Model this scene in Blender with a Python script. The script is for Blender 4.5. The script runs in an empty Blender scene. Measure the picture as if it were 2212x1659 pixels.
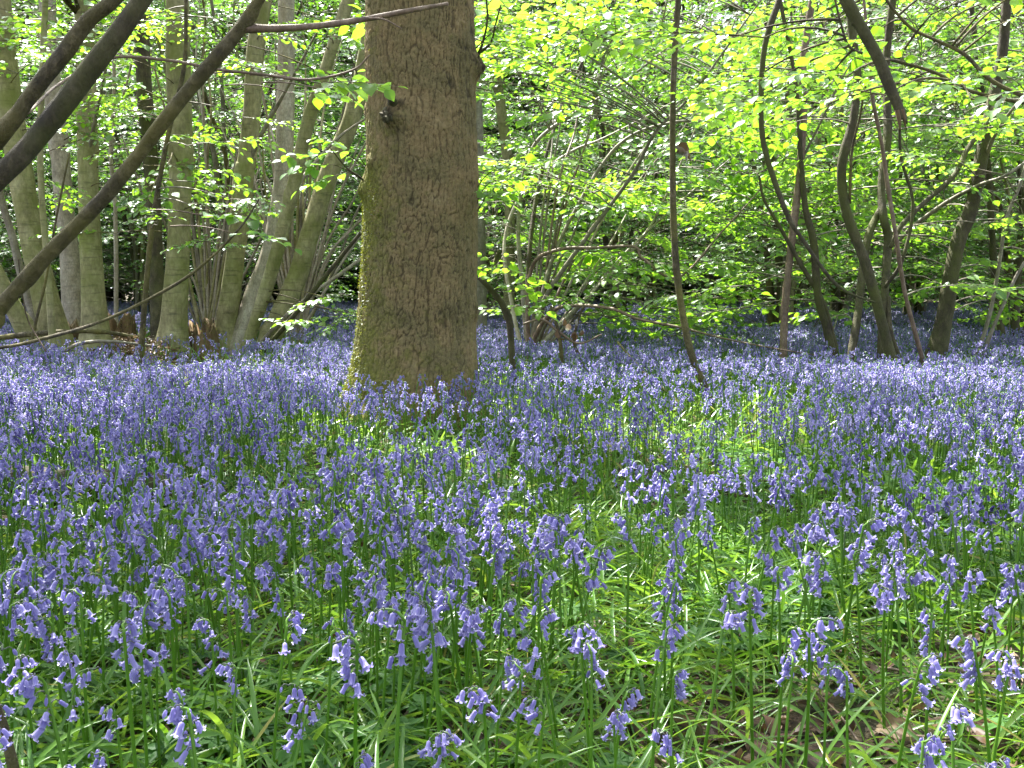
import bpy, math, random
import numpy as np
from mathutils import Vector, Matrix, Euler

random.seed(7)
rng = np.random.default_rng(11)
R = math.radians
SC = bpy.context.scene
COL = SC.collection

# ------------------------------------------------------------------ camera, sky, sun, exposure
CAM_H, PITCH, FPX = 0.68, R(5.5), 2171.0          # metres, tilt down, focal length in pixels of a 2212 wide picture
cam_d = bpy.data.cameras.new('camera')
cam_d.lens = 36.0 * FPX / 2212.0
cam_d.clip_start, cam_d.clip_end = 0.05, 500
cam = bpy.data.objects.new('camera', cam_d)
cam.location = (0, 0, CAM_H)
cam.rotation_euler = (math.pi / 2 - PITCH, 0, 0)
COL.objects.link(cam)
SC.camera = cam

SUN_EL, SUN_AZ = R(58), R(-30)                     # azimuth from +Y, negative = to the left
SUN_DIR = Vector((math.sin(SUN_AZ) * math.cos(SUN_EL), math.cos(SUN_AZ) * math.cos(SUN_EL), math.sin(SUN_EL)))
world = bpy.data.worlds.new('World')
SC.world = world
world.use_nodes = True
wn = world.node_tree
sky = wn.nodes.new('ShaderNodeTexSky')
sky.sky_type = 'NISHITA'
sky.sun_disc = False
sky.sun_elevation = SUN_EL
sky.sun_rotation = SUN_AZ
bg = wn.nodes['Background']
bg.inputs['Strength'].default_value = 0.105
sky.dust_density = 3.0
hsv = wn.nodes.new('ShaderNodeHueSaturation')      # thin bright cloud: a paler sky
hsv.inputs['Saturation'].default_value = 0.42
wn.links.new(sky.outputs[0], hsv.inputs['Color'])
wn.links.new(hsv.outputs[0], bg.inputs[0])
sun_d = bpy.data.lights.new('sun', 'SUN')
sun_d.energy, sun_d.angle, sun_d.color = 5.0, R(0.5), (1.0, 0.95, 0.86)
sun = bpy.data.objects.new('sun', sun_d)
sun.rotation_euler = SUN_DIR.to_track_quat('Z', 'Y').to_euler()
sun.location = (-6, 10, 20)
COL.objects.link(sun)
SC.view_settings.view_transform = 'Standard'
SC.view_settings.look = 'None'
SC.view_settings.exposure = 2.35
SC.view_settings.gamma = 1
SC.cycles.max_bounces = 8
SC.cycles.diffuse_bounces = 4
SC.cycles.transmission_bounces = 6
SC.cycles.glossy_bounces = 2
SC.cycles.transparent_max_bounces = 4
SC.cycles.caustics_reflective = False
SC.cycles.caustics_refractive = False

# ------------------------------------------------------------------ helpers
def P(px, py, d):
    """the point at distance d (world Y) seen at a pixel of the 2212x1659 picture"""
    x = (px - 1106.0) / FPX
    y = -(py - 829.5) / FPX
    s, c = math.sin(PITCH), math.cos(PITCH)
    dx, dy, dz = x, c + y * s, -s + y * c
    k = d / dy
    return np.array((dx * k, d, CAM_H + dz * k))

def ground_d(py, z=0.0):
    y = -(py - 829.5) / FPX
    s, c = math.sin(PITCH), math.cos(PITCH)
    return (c + y * s) * (z - CAM_H) / (-s + y * c)

def ground_z(x, y):
    return 0.025 * np.sin(x * 1.3 + 0.7) * np.cos(y * 1.1 - 0.4) + 0.012 * np.sin(x * 3.7 + y * 2.9)

_K = rng.normal(size=(4, 8, 3)); _PH = rng.uniform(0, 6.28, (4, 8))
def fbm(p, scale=1.0, octs=4):
    p = np.asarray(p, float) * scale
    out = 0; a = 1.0; f = 1.0
    for o in range(octs):
        q = p * f
        w = np.sin(q @ _K[o].T * 1.6 + _PH[o] + 1.3 * np.sin(q @ _K[(o + 1) % 4].T + _PH[o]))
        out = out + a * w.mean(-1) * 1.8
        a *= 0.5; f *= 2.03
    return out

class MB:
    """collects geometry for one mesh"""
    def __init__(s):
        s.v, s.f, s.n = [], {3: [], 4: []}, 0
        s.m = {3: [], 4: []}; s.t = []
    def add(s, v, quads=None, tris=None, tint=0.5, mat=0):
        v = np.asarray(v, np.float32).reshape(-1, 3)
        for k, a in ((4, quads), (3, tris)):
            if a is not None and len(a):
                a = np.asarray(a, np.int64).reshape(-1, k)
                s.f[k].append(a + s.n)
                s.m[k].append(np.full(len(a), mat, np.int32))
        t = np.asarray(tint, np.float32)
        s.t.append(np.broadcast_to(t, (len(v),)) if t.ndim == 0 else t)
        s.v.append(v); s.n += len(v)
    def inst(s, tpl, M, T, tint=None, mat=None):
        """template copies: M (K,3,3), T (K,3)"""
        for (v, q, t, mt, tt) in tpl:
            K, n = len(T), len(v)
            vv = (np.einsum('kij,nj->kni', M, v) + T[:, None, :]).reshape(-1, 3)
            off = (np.arange(K) * n)[:, None, None]
            tn = np.tile(tt, K) if tint is None else np.clip(np.tile(tt, K) + np.repeat(tint, n), 0, 1)
            s.add(vv, (q[None] + off).reshape(-1, 4) if len(q) else None, (t[None] + off).reshape(-1, 3) if len(t) else None, tn, mt if mat is None else mat)
    def tpl(s):
        """this mesh as a template, split by material"""
        v = np.concatenate(s.v); tt = np.concatenate(s.t)
        q = np.concatenate(s.f[4]) if s.f[4] else np.zeros((0, 4), int)
        t = np.concatenate(s.f[3]) if s.f[3] else np.zeros((0, 3), int)
        qm = np.concatenate(s.m[4]) if s.f[4] else np.zeros(0, int)
        tm = np.concatenate(s.m[3]) if s.f[3] else np.zeros(0, int)
        out = []
        for m in sorted(set(qm.tolist()) | set(tm.tolist())):
            a, b = q[qm == m], t[tm == m]
            used = np.unique(np.concatenate([a.ravel(), b.ravel()]))
            remap = np.zeros(len(v), int); remap[used] = np.arange(len(used))
            out.append((v[used], remap[a], remap[b], m, tt[used]))
        return out
    def build(s, name, mats, parent=None, smooth=True, origin=None):
        me = bpy.data.meshes.new(name)
        v = np.concatenate(s.v) if s.v else np.zeros((0, 3), np.float32)
        if origin is not None: v = v - np.asarray(origin, np.float32)
        q = np.concatenate(s.f[4]) if s.f[4] else np.zeros((0, 4), int)
        t = np.concatenate(s.f[3]) if s.f[3] else np.zeros((0, 3), int)
        me.vertices.add(len(v)); me.vertices.foreach_set('co', v.astype(np.float32).ravel())
        loops = np.concatenate([q.ravel(), t.ravel()]).astype(np.int32)
        me.loops.add(len(loops)); me.loops.foreach_set('vertex_index', loops)
        starts = np.concatenate([np.arange(len(q)) * 4, len(q) * 4 + np.arange(len(t)) * 3]).astype(np.int32)
        me.polygons.add(len(starts)); me.polygons.foreach_set('loop_start', starts)
        mi = np.concatenate(s.m[4] + s.m[3]) if (s.m[4] or s.m[3]) else np.zeros(0, np.int32)
        for m in (mats if isinstance(mats, (list, tuple)) else [mats]): me.materials.append(m)
        me.polygons.foreach_set('material_index', mi.astype(np.int32))
        at = me.attributes.new('tint', 'FLOAT', 'POINT')
        at.data.foreach_set('value', np.concatenate(s.t).astype(np.float32))
        me.update(calc_edges=True); me.validate()
        if not smooth: me.shade_flat()
        o = bpy.data.objects.new(name, me)
        COL.objects.link(o)
        if parent is not None: o.parent = parent
        elif origin is not None: o.location = origin
        return o

def tag(o, label=None, cat=None, group=None, kind=None):
    if label: o['label'] = label
    if cat: o['category'] = cat
    if group: o['group'] = group
    if kind: o['kind'] = kind
    return o

def empty(name, loc, label, cat, group=None):
    o = bpy.data.objects.new(name, None)
    o.empty_display_size = 0.2
    o.location = loc
    COL.objects.link(o)
    return tag(o, label, cat, group)

def smooth_path(pts, n=8):
    """Catmull-Rom through the points (any width of columns)"""
    p = np.asarray(pts, float)
    if len(p) < 3: 
        t = np.linspace(0, 1, n + 1)[:, None]
        return p[0] * (1 - t) + p[1] * t
    p = np.vstack([2 * p[0] - p[1], p, 2 * p[-1] - p[-2]])
    out = []
    t = np.linspace(0, 1, n, endpoint=False)[:, None]
    for i in range(1, len(p) - 2):
        a, b, c, d = p[i - 1], p[i], p[i + 1], p[i + 2]
        out.append(0.5 * (2 * b + (c - a) * t + (2 * a - 5 * b + 4 * c - d) * t * t + (3 * b - a - 3 * c + d) * t ** 3))
    out.append(p[-2][None])
    return np.vstack(out)

def frames(c):
    tg = np.gradient(c, axis=0); tg /= np.linalg.norm(tg, axis=1)[:, None] + 1e-9
    up = np.array((0.0, 1, 0)) if abs(tg[0][1]) < 0.8 else np.array((1.0, 0, 0))
    N = np.zeros_like(c); B = np.zeros_like(c)
    n = up - tg[0] * (up @ tg[0]); n /= np.linalg.norm(n)
    for i in range(len(c)):
        n = n - tg[i] * (n @ tg[i]); n /= np.linalg.norm(n) + 1e-9
        N[i] = n; B[i] = np.cross(tg[i], n)
    return tg, N, B

def tube(mb, c, r, sides=8, lump=0.05, tint=0.5, mat=0, seed=0.0, knots=0, rag=0.0):
    """tapered tube along c with radius r per ring, lumpy like wood; rag = splintered far end"""
    c = np.asarray(c, float); r = np.broadcast_to(np.asarray(r, float), (len(c),))
    tg, N, B = frames(c)
    a = np.linspace(0, 2 * math.pi, sides, endpoint=False)
    ring = np.cos(a)[None, :, None] * N[:, None] + np.sin(a)[None, :, None] * B[:, None]
    rr = np.repeat(r[:, None], sides, 1)
    if lump:
        q = c[:, None] + ring * r[:, None, None]
        rr = rr * (1 + lump * fbm(q / max(r.mean() * 5, 0.02) + seed, 1.0, 3) + lump * 0.5 * fbm(q / max(r.mean() * 1.6, 0.01) + seed, 1.0, 2))
    if knots:
        for _ in range(knots):
            i = random.randrange(len(c)); j = random.random() * 2 * math.pi
            di = np.arange(len(c)) - i
            step = max(np.linalg.norm(c[1] - c[0]), 1e-4)
            g = np.exp(-(di * step / (r.mean() * 1.1)) ** 2)[:, None] * np.exp(-((np.angle(np.exp(1j * (a - j)))) / 0.5) ** 2)[None]
            rr = rr * (1 + 0.28 * g)
    v = c[:, None] + ring * rr[:, :, None]
    if rag:
        v[-1] += tg[-1] * (rng.uniform(-1, 1, sides) * rag)[:, None]
    n = len(c)
    i = np.arange(n - 1)[:, None]; j = np.arange(sides)[None]
    q = np.stack([i * sides + j, i * sides + (j + 1) % sides, (i + 1) * sides + (j + 1) % sides, (i + 1) * sides + j], -1).reshape(-1, 4)
    vv = np.vstack([v.reshape(-1, 3), c[0][None], c[-1][None] - (tg[-1] * rag if rag else 0)])
    jj = np.arange(sides)
    t0 = np.stack([np.full(sides, n * sides), (jj + 1) % sides, jj], -1)
    e = (n - 1) * sides
    t1 = np.stack([np.full(sides, n * sides + 1), e + jj, e + (jj + 1) % sides], -1)
    mb.add(vv, q, np.vstack([t0, t1]), tint, mat)

def rot_to(dirs, up=(0, 0, 1), roll=None):
    """rotation matrices whose Y axis is dirs and whose Z axis is nearest to up"""
    d = np.asarray(dirs, float); d = d / np.linalg.norm(d, axis=1)[:, None]
    u = np.broadcast_to(np.asarray(up, float), d.shape)
    x = np.cross(d, u); l = np.linalg.norm(x, axis=1)[:, None]
    x = np.where(l < 1e-4, np.array((1.0, 0, 0)), x / (l + 1e-9))
    z = np.cross(x, d)
    if roll is not None:
        c, s = np.cos(roll)[:, None], np.sin(roll)[:, None]
        x, z = x * c + z * s, z * c - x * s
    return np.stack([x, d, z], -1)

# ------------------------------------------------------------------ materials
def new_mat(name):
    m = bpy.data.materials.new(name); m.use_nodes = True
    nt = m.node_tree
    for n in list(nt.nodes): nt.nodes.remove(n)
    out = nt.nodes.new('ShaderNodeOutputMaterial')
    return m, nt, out
def nd(nt, t, **kw):
    n = nt.nodes.new(t)
    for k, v in kw.items():
        if hasattr(n, k): setattr(n, k, v)
        else: n.inputs[k].default_value = v
    return n
def ramp(nt, fac, stops):
    n = nt.nodes.new('ShaderNodeValToRGB')
    e = n.color_ramp.elements
    while len(e) > 2: e.remove(e[-1])
    for i, (p, c) in enumerate(stops):
        if i >= 2: e.new(p)
        e[i].position = p; e[i].color = (*c, 1)
    nt.links.new(fac, n.inputs[0])
    return n.outputs[0]
def mixc(nt, fac, a, b, mode='MIX'):
    n = nt.nodes.new('ShaderNodeMix'); n.data_type = 'RGBA'; n.blend_type = mode
    for sock, val in ((n.inputs[0], fac), (n.inputs[6], a), (n.inputs[7], b)):
        if hasattr(val, 'is_output'): nt.links.new(val, sock)
        elif isinstance(val, tuple): sock.default_value = (*val, 1)
        else: sock.default_value = val
    return n.outputs[2]

def leaf_mat(name, stops_r, stops_t, trans=0.5, gloss=0.07, rough=0.35, veins=True):
    """thin leaf: reflecting face, light let through, waxy sheen; tint varies from leaf to leaf"""
    m, nt, out = new_mat(name)
    at = nd(nt, 'ShaderNodeAttribute', attribute_name='tint')
    ns = nd(nt, 'ShaderNodeTexNoise', Scale=14.0, Detail=2.0)
    tc = nd(nt, 'ShaderNodeTexCoord'); nt.links.new(tc.outputs['Object'], ns.inputs['Vector'])
    ad = nd(nt, 'ShaderNodeMath', operation='MULTIPLY_ADD'); ad.inputs[1].default_value = 0.35; 
    nt.links.new(ns.outputs['Fac'], ad.inputs[0])
    sb = nd(nt, 'ShaderNodeMath', operation='SUBTRACT'); nt.links.new(at.outputs['Fac'], sb.inputs[0]); sb.inputs[1].default_value = 0.17
    nt.links.new(sb.outputs[0], ad.inputs[2])
    cr, ct = ramp(nt, ad.outputs[0], stops_r), ramp(nt, ad.outputs[0], stops_t)
    d = nd(nt, 'ShaderNodeBsdfDiffuse'); t = nd(nt, 'ShaderNodeBsdfTranslucent')
    g = nd(nt, 'ShaderNodeBsdfGlossy', Roughness=rough); g.inputs['Color'].default_value = (0.9, 0.95, 1, 1)
    nt.links.new(cr, d.inputs[0]); nt.links.new(ct, t.inputs[0])
    a = nd(nt, 'ShaderNodeAddShader')
    mx = nd(nt, 'ShaderNodeMixShader'); mx.inputs[0].default_value = trans
    nt.links.new(d.outputs[0], mx.inputs[1]); nt.links.new(t.outputs[0], mx.inputs[2])
    lw = nd(nt, 'ShaderNodeFresnel', IOR=1.4)
    ml = nd(nt, 'ShaderNodeMath', operation='MULTIPLY_ADD'); nt.links.new(lw.outputs[0], ml.inputs[0]); ml.inputs[1].default_value = gloss * 8; ml.inputs[2].default_value = gloss * 0.3
    ml.use_clamp = True
    m2 = nd(nt, 'ShaderNodeMixShader'); nt.links.new(ml.outputs[0], m2.inputs[0])
    nt.links.new(mx.outputs[0], m2.inputs[1]); nt.links.new(g.outputs[0], m2.inputs[2])
    nt.links.new(m2.outputs[0], out.inputs[0])
    return m

M_LEAF = leaf_mat('hazel_leaf', [(0, (0.05, 0.12, 0.015)), (0.5, (0.085, 0.19, 0.02)), (1, (0.16, 0.26, 0.03))],
                  [(0, (0.20, 0.46, 0.015)), (0.5, (0.33, 0.66, 0.025)), (1, (0.48, 0.80, 0.06))], 0.55, 0.05, 0.42)
M_SHRUB_SHADED = leaf_mat('shaded_shrub_leaf', [(0, (0.04, 0.10, 0.014)), (0.5, (0.065, 0.155, 0.018)), (1, (0.12, 0.22, 0.03))],
                   [(0, (0.10, 0.26, 0.015)), (0.5, (0.185, 0.45, 0.022)), (1, (0.33, 0.64, 0.04))], 0.48, 0.06, 0.42)  # hazel leaf darkened: the background's shade is put into the colour
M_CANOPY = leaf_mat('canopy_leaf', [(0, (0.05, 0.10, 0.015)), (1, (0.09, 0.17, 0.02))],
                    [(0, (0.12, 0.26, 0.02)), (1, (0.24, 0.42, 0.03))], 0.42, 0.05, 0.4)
M_STRAP = leaf_mat('bluebell_leaf', [(0, (0.045, 0.13, 0.010)), (0.6, (0.105, 0.23, 0.03)), (0.93, (0.18, 0.31, 0.045)), (1, (0.30, 0.27, 0.06))],
                   [(0, (0.15, 0.36, 0.01)), (0.6, (0.31, 0.55, 0.045)), (1, (0.42, 0.60, 0.04))], 0.45, 0.045, 0.30)
M_ANEM = leaf_mat('anemone_leaf', [(0, (0.035, 0.10, 0.025)), (1, (0.08, 0.20, 0.035))],
                  [(0, (0.12, 0.32, 0.02)), (1, (0.26, 0.54, 0.04))], 0.42, 0.02, 0.5)
M_PETAL = leaf_mat('bluebell_petal', [(0, (0.095, 0.073, 0.28)), (0.5, (0.265, 0.24, 0.53)), (1, (0.49, 0.46, 0.76))],
                   [(0, (0.155, 0.12, 0.42)), (0.5, (0.36, 0.325, 0.70)), (1, (0.57, 0.53, 0.86))], 0.42, 0.012, 0.55)
M_STEM = leaf_mat('bluebell_stem', [(0, (0.08, 0.20, 0.014)), (0.6, (0.14, 0.30, 0.03)), (1, (0.14, 0.12, 0.16))],
                  [(0, (0.14, 0.34, 0.02)), (1, (0.22, 0.36, 0.06))], 0.3, 0.05, 0.35)
M_DEAD = leaf_mat('dead_leaf', [(0, (0.05, 0.026, 0.012)), (0.6, (0.15, 0.085, 0.042)), (1, (0.38, 0.29, 0.17))],
                  [(0, (0.10, 0.05, 0.02)), (1, (0.30, 0.20, 0.09))], 0.2, 0.04, 0.5)
M_MOSS = leaf_mat('moss', [(0, (0.05, 0.07, 0.008)), (0.6, (0.12, 0.15, 0.012)), (1, (0.22, 0.24, 0.03))],
                  [(0, (0.10, 0.12, 0.01)), (1, (0.30, 0.32, 0.03))], 0.35, 0.02, 0.6)

def bark_mat(name, dark, mid, light, algae, algae_amt=0.5, zstretch=0.25, scale=14, bump=0.35, lent=0.0, rough=0.85):
    m, nt, out = new_mat(name)
    tc = nd(nt, 'ShaderNodeTexCoord')
    mp = nd(nt, 'ShaderNodeMapping'); mp.inputs['Scale'].default_value = (1, 1, zstretch)
    nt.links.new(tc.outputs['Object'], mp.inputs[0])
    n1 = nd(nt, 'ShaderNodeTexNoise', Scale=float(scale), Detail=8.0, Roughness=0.65)
    nt.links.new(mp.outputs[0], n1.inputs['Vector'])
    n2 = nd(nt, 'ShaderNodeTexNoise', Scale=3.2, Detail=4.0, Roughness=0.6)
    nt.links.new(tc.outputs['Object'], n2.inputs['Vector'])
    n3 = nd(nt, 'ShaderNodeTexNoise', Scale=float(scale) * 5, Detail=4.0, Roughness=0.7)
    nt.links.new(mp.outputs[0], n3.inputs['Vector'])
    c = ramp(nt, n1.outputs['Fac'], [(0.3, dark), (0.5, mid), (0.7, light)])
    fine = ramp(nt, n3.outputs['Fac'], [(0.3, (0.55, 0.55, 0.55)), (0.7, (1.15, 1.15, 1.15))])
    c = mixc(nt, 1.0, c, fine, 'MULTIPLY')
    msk = ramp(nt, n2.outputs['Fac'], [(0.42, (0, 0, 0)), (0.66, (algae_amt,) * 3)])
    c = mixc(nt, msk, c, algae)
    hgt = n1.outputs['Fac']
    if lent:
        mp2 = nd(nt, 'ShaderNodeMapping'); mp2.inputs['Scale'].default_value = (3, 3, 26)
        nt.links.new(tc.outputs['Object'], mp2.inputs[0])
        n4 = nd(nt, 'ShaderNodeTexNoise', Scale=2.2, Detail=3.0)
        nt.links.new(mp2.outputs[0], n4.inputs['Vector'])
        l = ramp(nt, n4.outputs['Fac'], [(0.56, (1, 1, 1)), (0.72, (1 - lent,) * 3)])
        c = mixc(nt, 1.0, c, l, 'MULTIPLY')
    b = nd(nt, 'ShaderNodeBump', Strength=bump, Distance=0.02)
    ad = nd(nt, 'ShaderNodeMath', operation='MULTIPLY_ADD'); nt.links.new(n3.outputs['Fac'], ad.inputs[0]); ad.inputs[1].default_value = 0.4
    nt.links.new(hgt, ad.inputs[2]); nt.links.new(ad.outputs[0], b.inputs['Height'])
    p = nd(nt, 'ShaderNodeBsdfPrincipled', Roughness=rough)
    nt.links.new(c, p.inputs['Base Color']); nt.links.new(b.outputs[0], p.inputs['Normal'])
    nt.links.new(p.outputs[0], out.inputs[0])
    return m

M_PALE = bark_mat('pale_smooth_bark', (0.15, 0.135, 0.068), (0.29, 0.265, 0.145), (0.44, 0.41, 0.26), (0.14, 0.165, 0.028), 0.7, 0.5, 7, 0.2, 0.4)
M_GREY = bark_mat('grey_hazel_bark', (0.10, 0.085, 0.065), (0.20, 0.175, 0.14), (0.33, 0.30, 0.25), (0.10, 0.11, 0.03), 0.5, 0.5, 16, 0.25, 0.3, 0.6)
M_BROWN = bark_mat('brown_branch_bark', (0.028, 0.022, 0.010), (0.072, 0.058, 0.030), (0.20, 0.165, 0.098), (0.17, 0.155, 0.03), 0.75, 0.6, 30, 1.0, 0.3, 0.8)
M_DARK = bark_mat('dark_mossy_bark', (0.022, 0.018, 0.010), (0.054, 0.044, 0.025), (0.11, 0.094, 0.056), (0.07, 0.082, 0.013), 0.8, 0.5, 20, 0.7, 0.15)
M_RUST = bark_mat('red_brown_twig', (0.08, 0.05, 0.035), (0.17, 0.115, 0.08), (0.29, 0.22, 0.16), (0.14, 0.12, 0.05), 0.25, 0.6, 25, 0.3, 0.2, 0.6)
M_WHITE = bark_mat('bleached_stem', (0.20, 0.17, 0.13), (0.36, 0.32, 0.26), (0.52, 0.48, 0.41), (0.16, 0.15, 0.06), 0.3, 0.5, 16, 0.2, 0.3, 0.5)
M_ROT = bark_mat('rotten_wood', (0.05, 0.03, 0.018), (0.16, 0.10, 0.055), (0.33, 0.23, 0.13), (0.09, 0.09, 0.02), 0.5, 0.2, 20, 0.7, 0.0)

def oak_mat():
    m, nt, out = new_mat('oak_bark')
    tc = nd(nt, 'ShaderNodeTexCoord')
    at = nd(nt, 'ShaderNodeAttribute', attribute_name='tint')       # height of the bark plates
    ms = nd(nt, 'ShaderNodeAttribute', attribute_name='moss')
    n1 = nd(nt, 'ShaderNodeTexNoise', Scale=5.0, Detail=7.0, Roughness=0.65)
    n2 = nd(nt, 'ShaderNodeTexNoise', Scale=60.0, Detail=6.0, Roughness=0.7)
    n3 = nd(nt, 'ShaderNodeTexNoise', Scale=16.0, Detail=6.0, Roughness=0.7)
    for n in (n1, n2, n3): nt.links.new(tc.outputs['Object'], n.inputs['Vector'])
    c = ramp(nt, n1.outputs['Fac'], [(0.28, (0.07, 0.056, 0.022)), (0.45, (0.155, 0.127, 0.055)), (0.58, (0.205, 0.15, 0.068)), (0.75, (0.265, 0.215, 0.11))])
    f = ramp(nt, n2.outputs['Fac'], [(0.3, (0.6, 0.6, 0.6)), (0.7, (1.2, 1.2, 1.2))])
    c = mixc(nt, 1.0, c, f, 'MULTIPLY')
    cr = ramp(nt, at.outputs['Fac'], [(0.0, (0.12, 0.11, 0.09)), (0.4, (0.5, 0.48, 0.45)), (0.8, (1.08, 1.08, 1.08))])
    c = mixc(nt, 1.0, c, cr, 'MULTIPLY')
    sm = nd(nt, 'ShaderNodeMath', operation='MULTIPLY_ADD'); nt.links.new(n3.outputs['Fac'], sm.inputs[0]); sm.inputs[1].default_value = 1.6
    nt.links.new(ms.outputs['Fac'], sm.inputs[2])
    mk = ramp(nt, sm.outputs[0], [(1.05, (0, 0, 0)), (1.0, (0, 0, 0))])
    mr = nd(nt, 'ShaderNodeMapRange'); nt.links.new(sm.outputs[0], mr.inputs[0])
    for i, v in ((1, 1.0), (2, 1.5), (3, 0.0), (4, 0.85)): mr.inputs[i].default_value = v
    mc = ramp(nt, n2.outputs['Fac'], [(0.3, (0.07, 0.075, 0.010)), (0.7, (0.18, 0.185, 0.024))])
    c = mixc(nt, mr.outputs[0], c, mc)
    b = nd(nt, 'ShaderNodeBump', Strength=0.55, Distance=0.012)
    ad = nd(nt, 'ShaderNodeMath', operation='ADD'); nt.links.new(n2.outputs['Fac'], ad.inputs[0]); nt.links.new(n3.outputs['Fac'], ad.inputs[1])
    nt.links.new(ad.outputs[0], b.inputs['Height'])
    p = nd(nt, 'ShaderNodeBsdfPrincipled', Roughness=0.9)
    nt.links.new(c, p.inputs['Base Color']); nt.links.new(b.outputs[0], p.inputs['Normal'])
    nt.links.new(p.outputs[0], out.inputs[0])
    return m
M_OAK = oak_mat()

def soil_mat():
    m, nt, out = new_mat('woodland_soil')
    tc = nd(nt, 'ShaderNodeTexCoord')
    n1 = nd(nt, 'ShaderNodeTexNoise', Scale=2.0, Detail=8.0, Roughness=0.7)
    n2 = nd(nt, 'ShaderNodeTexNoise', Scale=45.0, Detail=6.0, Roughness=0.75)
    v = nd(nt, 'ShaderNodeTexVoronoi', Scale=38.0)
    for n in (n1, n2, v): nt.links.new(tc.outputs['Object'], n.inputs['Vector'])
    c = ramp(nt, n2.outputs['Fac'], [(0.3, (0.022, 0.016, 0.01)), (0.55, (0.07, 0.048, 0.028)), (0.75, (0.16, 0.11, 0.065))])
    g = ramp(nt, v.outputs['Color'], [(0, (0.6, 0.6, 0.6)), (1, (1.3, 1.2, 1.1))])
    c = mixc(nt, 1.0, c, g, 'MULTIPLY')
    k = ramp(nt, n1.outputs['Fac'], [(0.45, (0, 0, 0)), (0.6, (0.6, 0.6, 0.6))])
    c = mixc(nt, k, c, (0.04, 0.065, 0.015))
    b = nd(nt, 'ShaderNodeBump', Strength=0.8, Distance=0.02); nt.links.new(n2.outputs['Fac'], b.inputs['Height'])
    p = nd(nt, 'ShaderNodeBsdfPrincipled', Roughness=0.95)
    nt.links.new(c, p.inputs['Base Color']); nt.links.new(b.outputs[0], p.inputs['Normal'])
    nt.links.new(p.outputs[0], out.inputs[0])
    return m
M_SOIL = soil_mat()

# ------------------------------------------------------------------ ground
def build_ground():
    mb = MB()
    xs = np.concatenate([np.linspace(-90, -12, 14), np.linspace(-11, 11, 111), np.linspace(12, 90, 14)])
    ys = np.concatenate([np.linspace(-30, -2, 8), np.linspace(-1.5, 16, 100), np.linspace(17, 120, 24)])
    X, Y = np.meshgrid(xs, ys)
    Z = ground_z(X, Y)
    v = np.stack([X, Y, Z], -1).reshape(-1, 3)
    nx = len(xs)
    i, j = np.meshgrid(np.arange(len(ys) - 1), np.arange(nx - 1), indexing='ij')
    a = (i * nx + j).ravel()
    mb.add(v, np.stack([a, a + 1, a + nx + 1, a + nx], -1))
    tag(mb.build('ground', M_SOIL), kind='structure')
build_ground()

# ------------------------------------------------------------------ leaves and leafy sprays
def leaf_tpl(detail):
    w = 0.40
    if detail:
        v = np.array([(0, 0, 0), (-w * .75, .22, .05), (0, .22, -.02), (w * .75, .22, .05),
                      (-w, .5, .06), (0, .5, -.03), (w, .5, .06), (-w * .72, .76, .02), (0, .76, -.06), (w * .72, .76, .02), (0, 1.04, -.14)], float)
        q = [(1, 2, 5, 4), (2, 3, 6, 5), (4, 5, 8, 7), (5, 6, 9, 8)]
        t = [(0, 2, 1), (0, 3, 2), (7, 8, 10), (8, 9, 10)]
    else:
        v = np.array([(0, 0, 0), (-w, .42, .05), (0, .5, -.04), (w, .42, .05), (0, 1, -.1)], float)
        q = [(0, 3, 2, 1), (1, 2, 3, 4)]; t = []
        q = []; t = [(0, 2, 1), (0, 3, 2), (1, 2, 4), (2, 3, 4)]
    return [(v, np.array(q, int).reshape(-1, 4), np.array(t, int).reshape(-1, 3), 0, np.zeros(len(v)))]
LEAF_HI, LEAF_LO = leaf_tpl(True), leaf_tpl(False)

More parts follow.
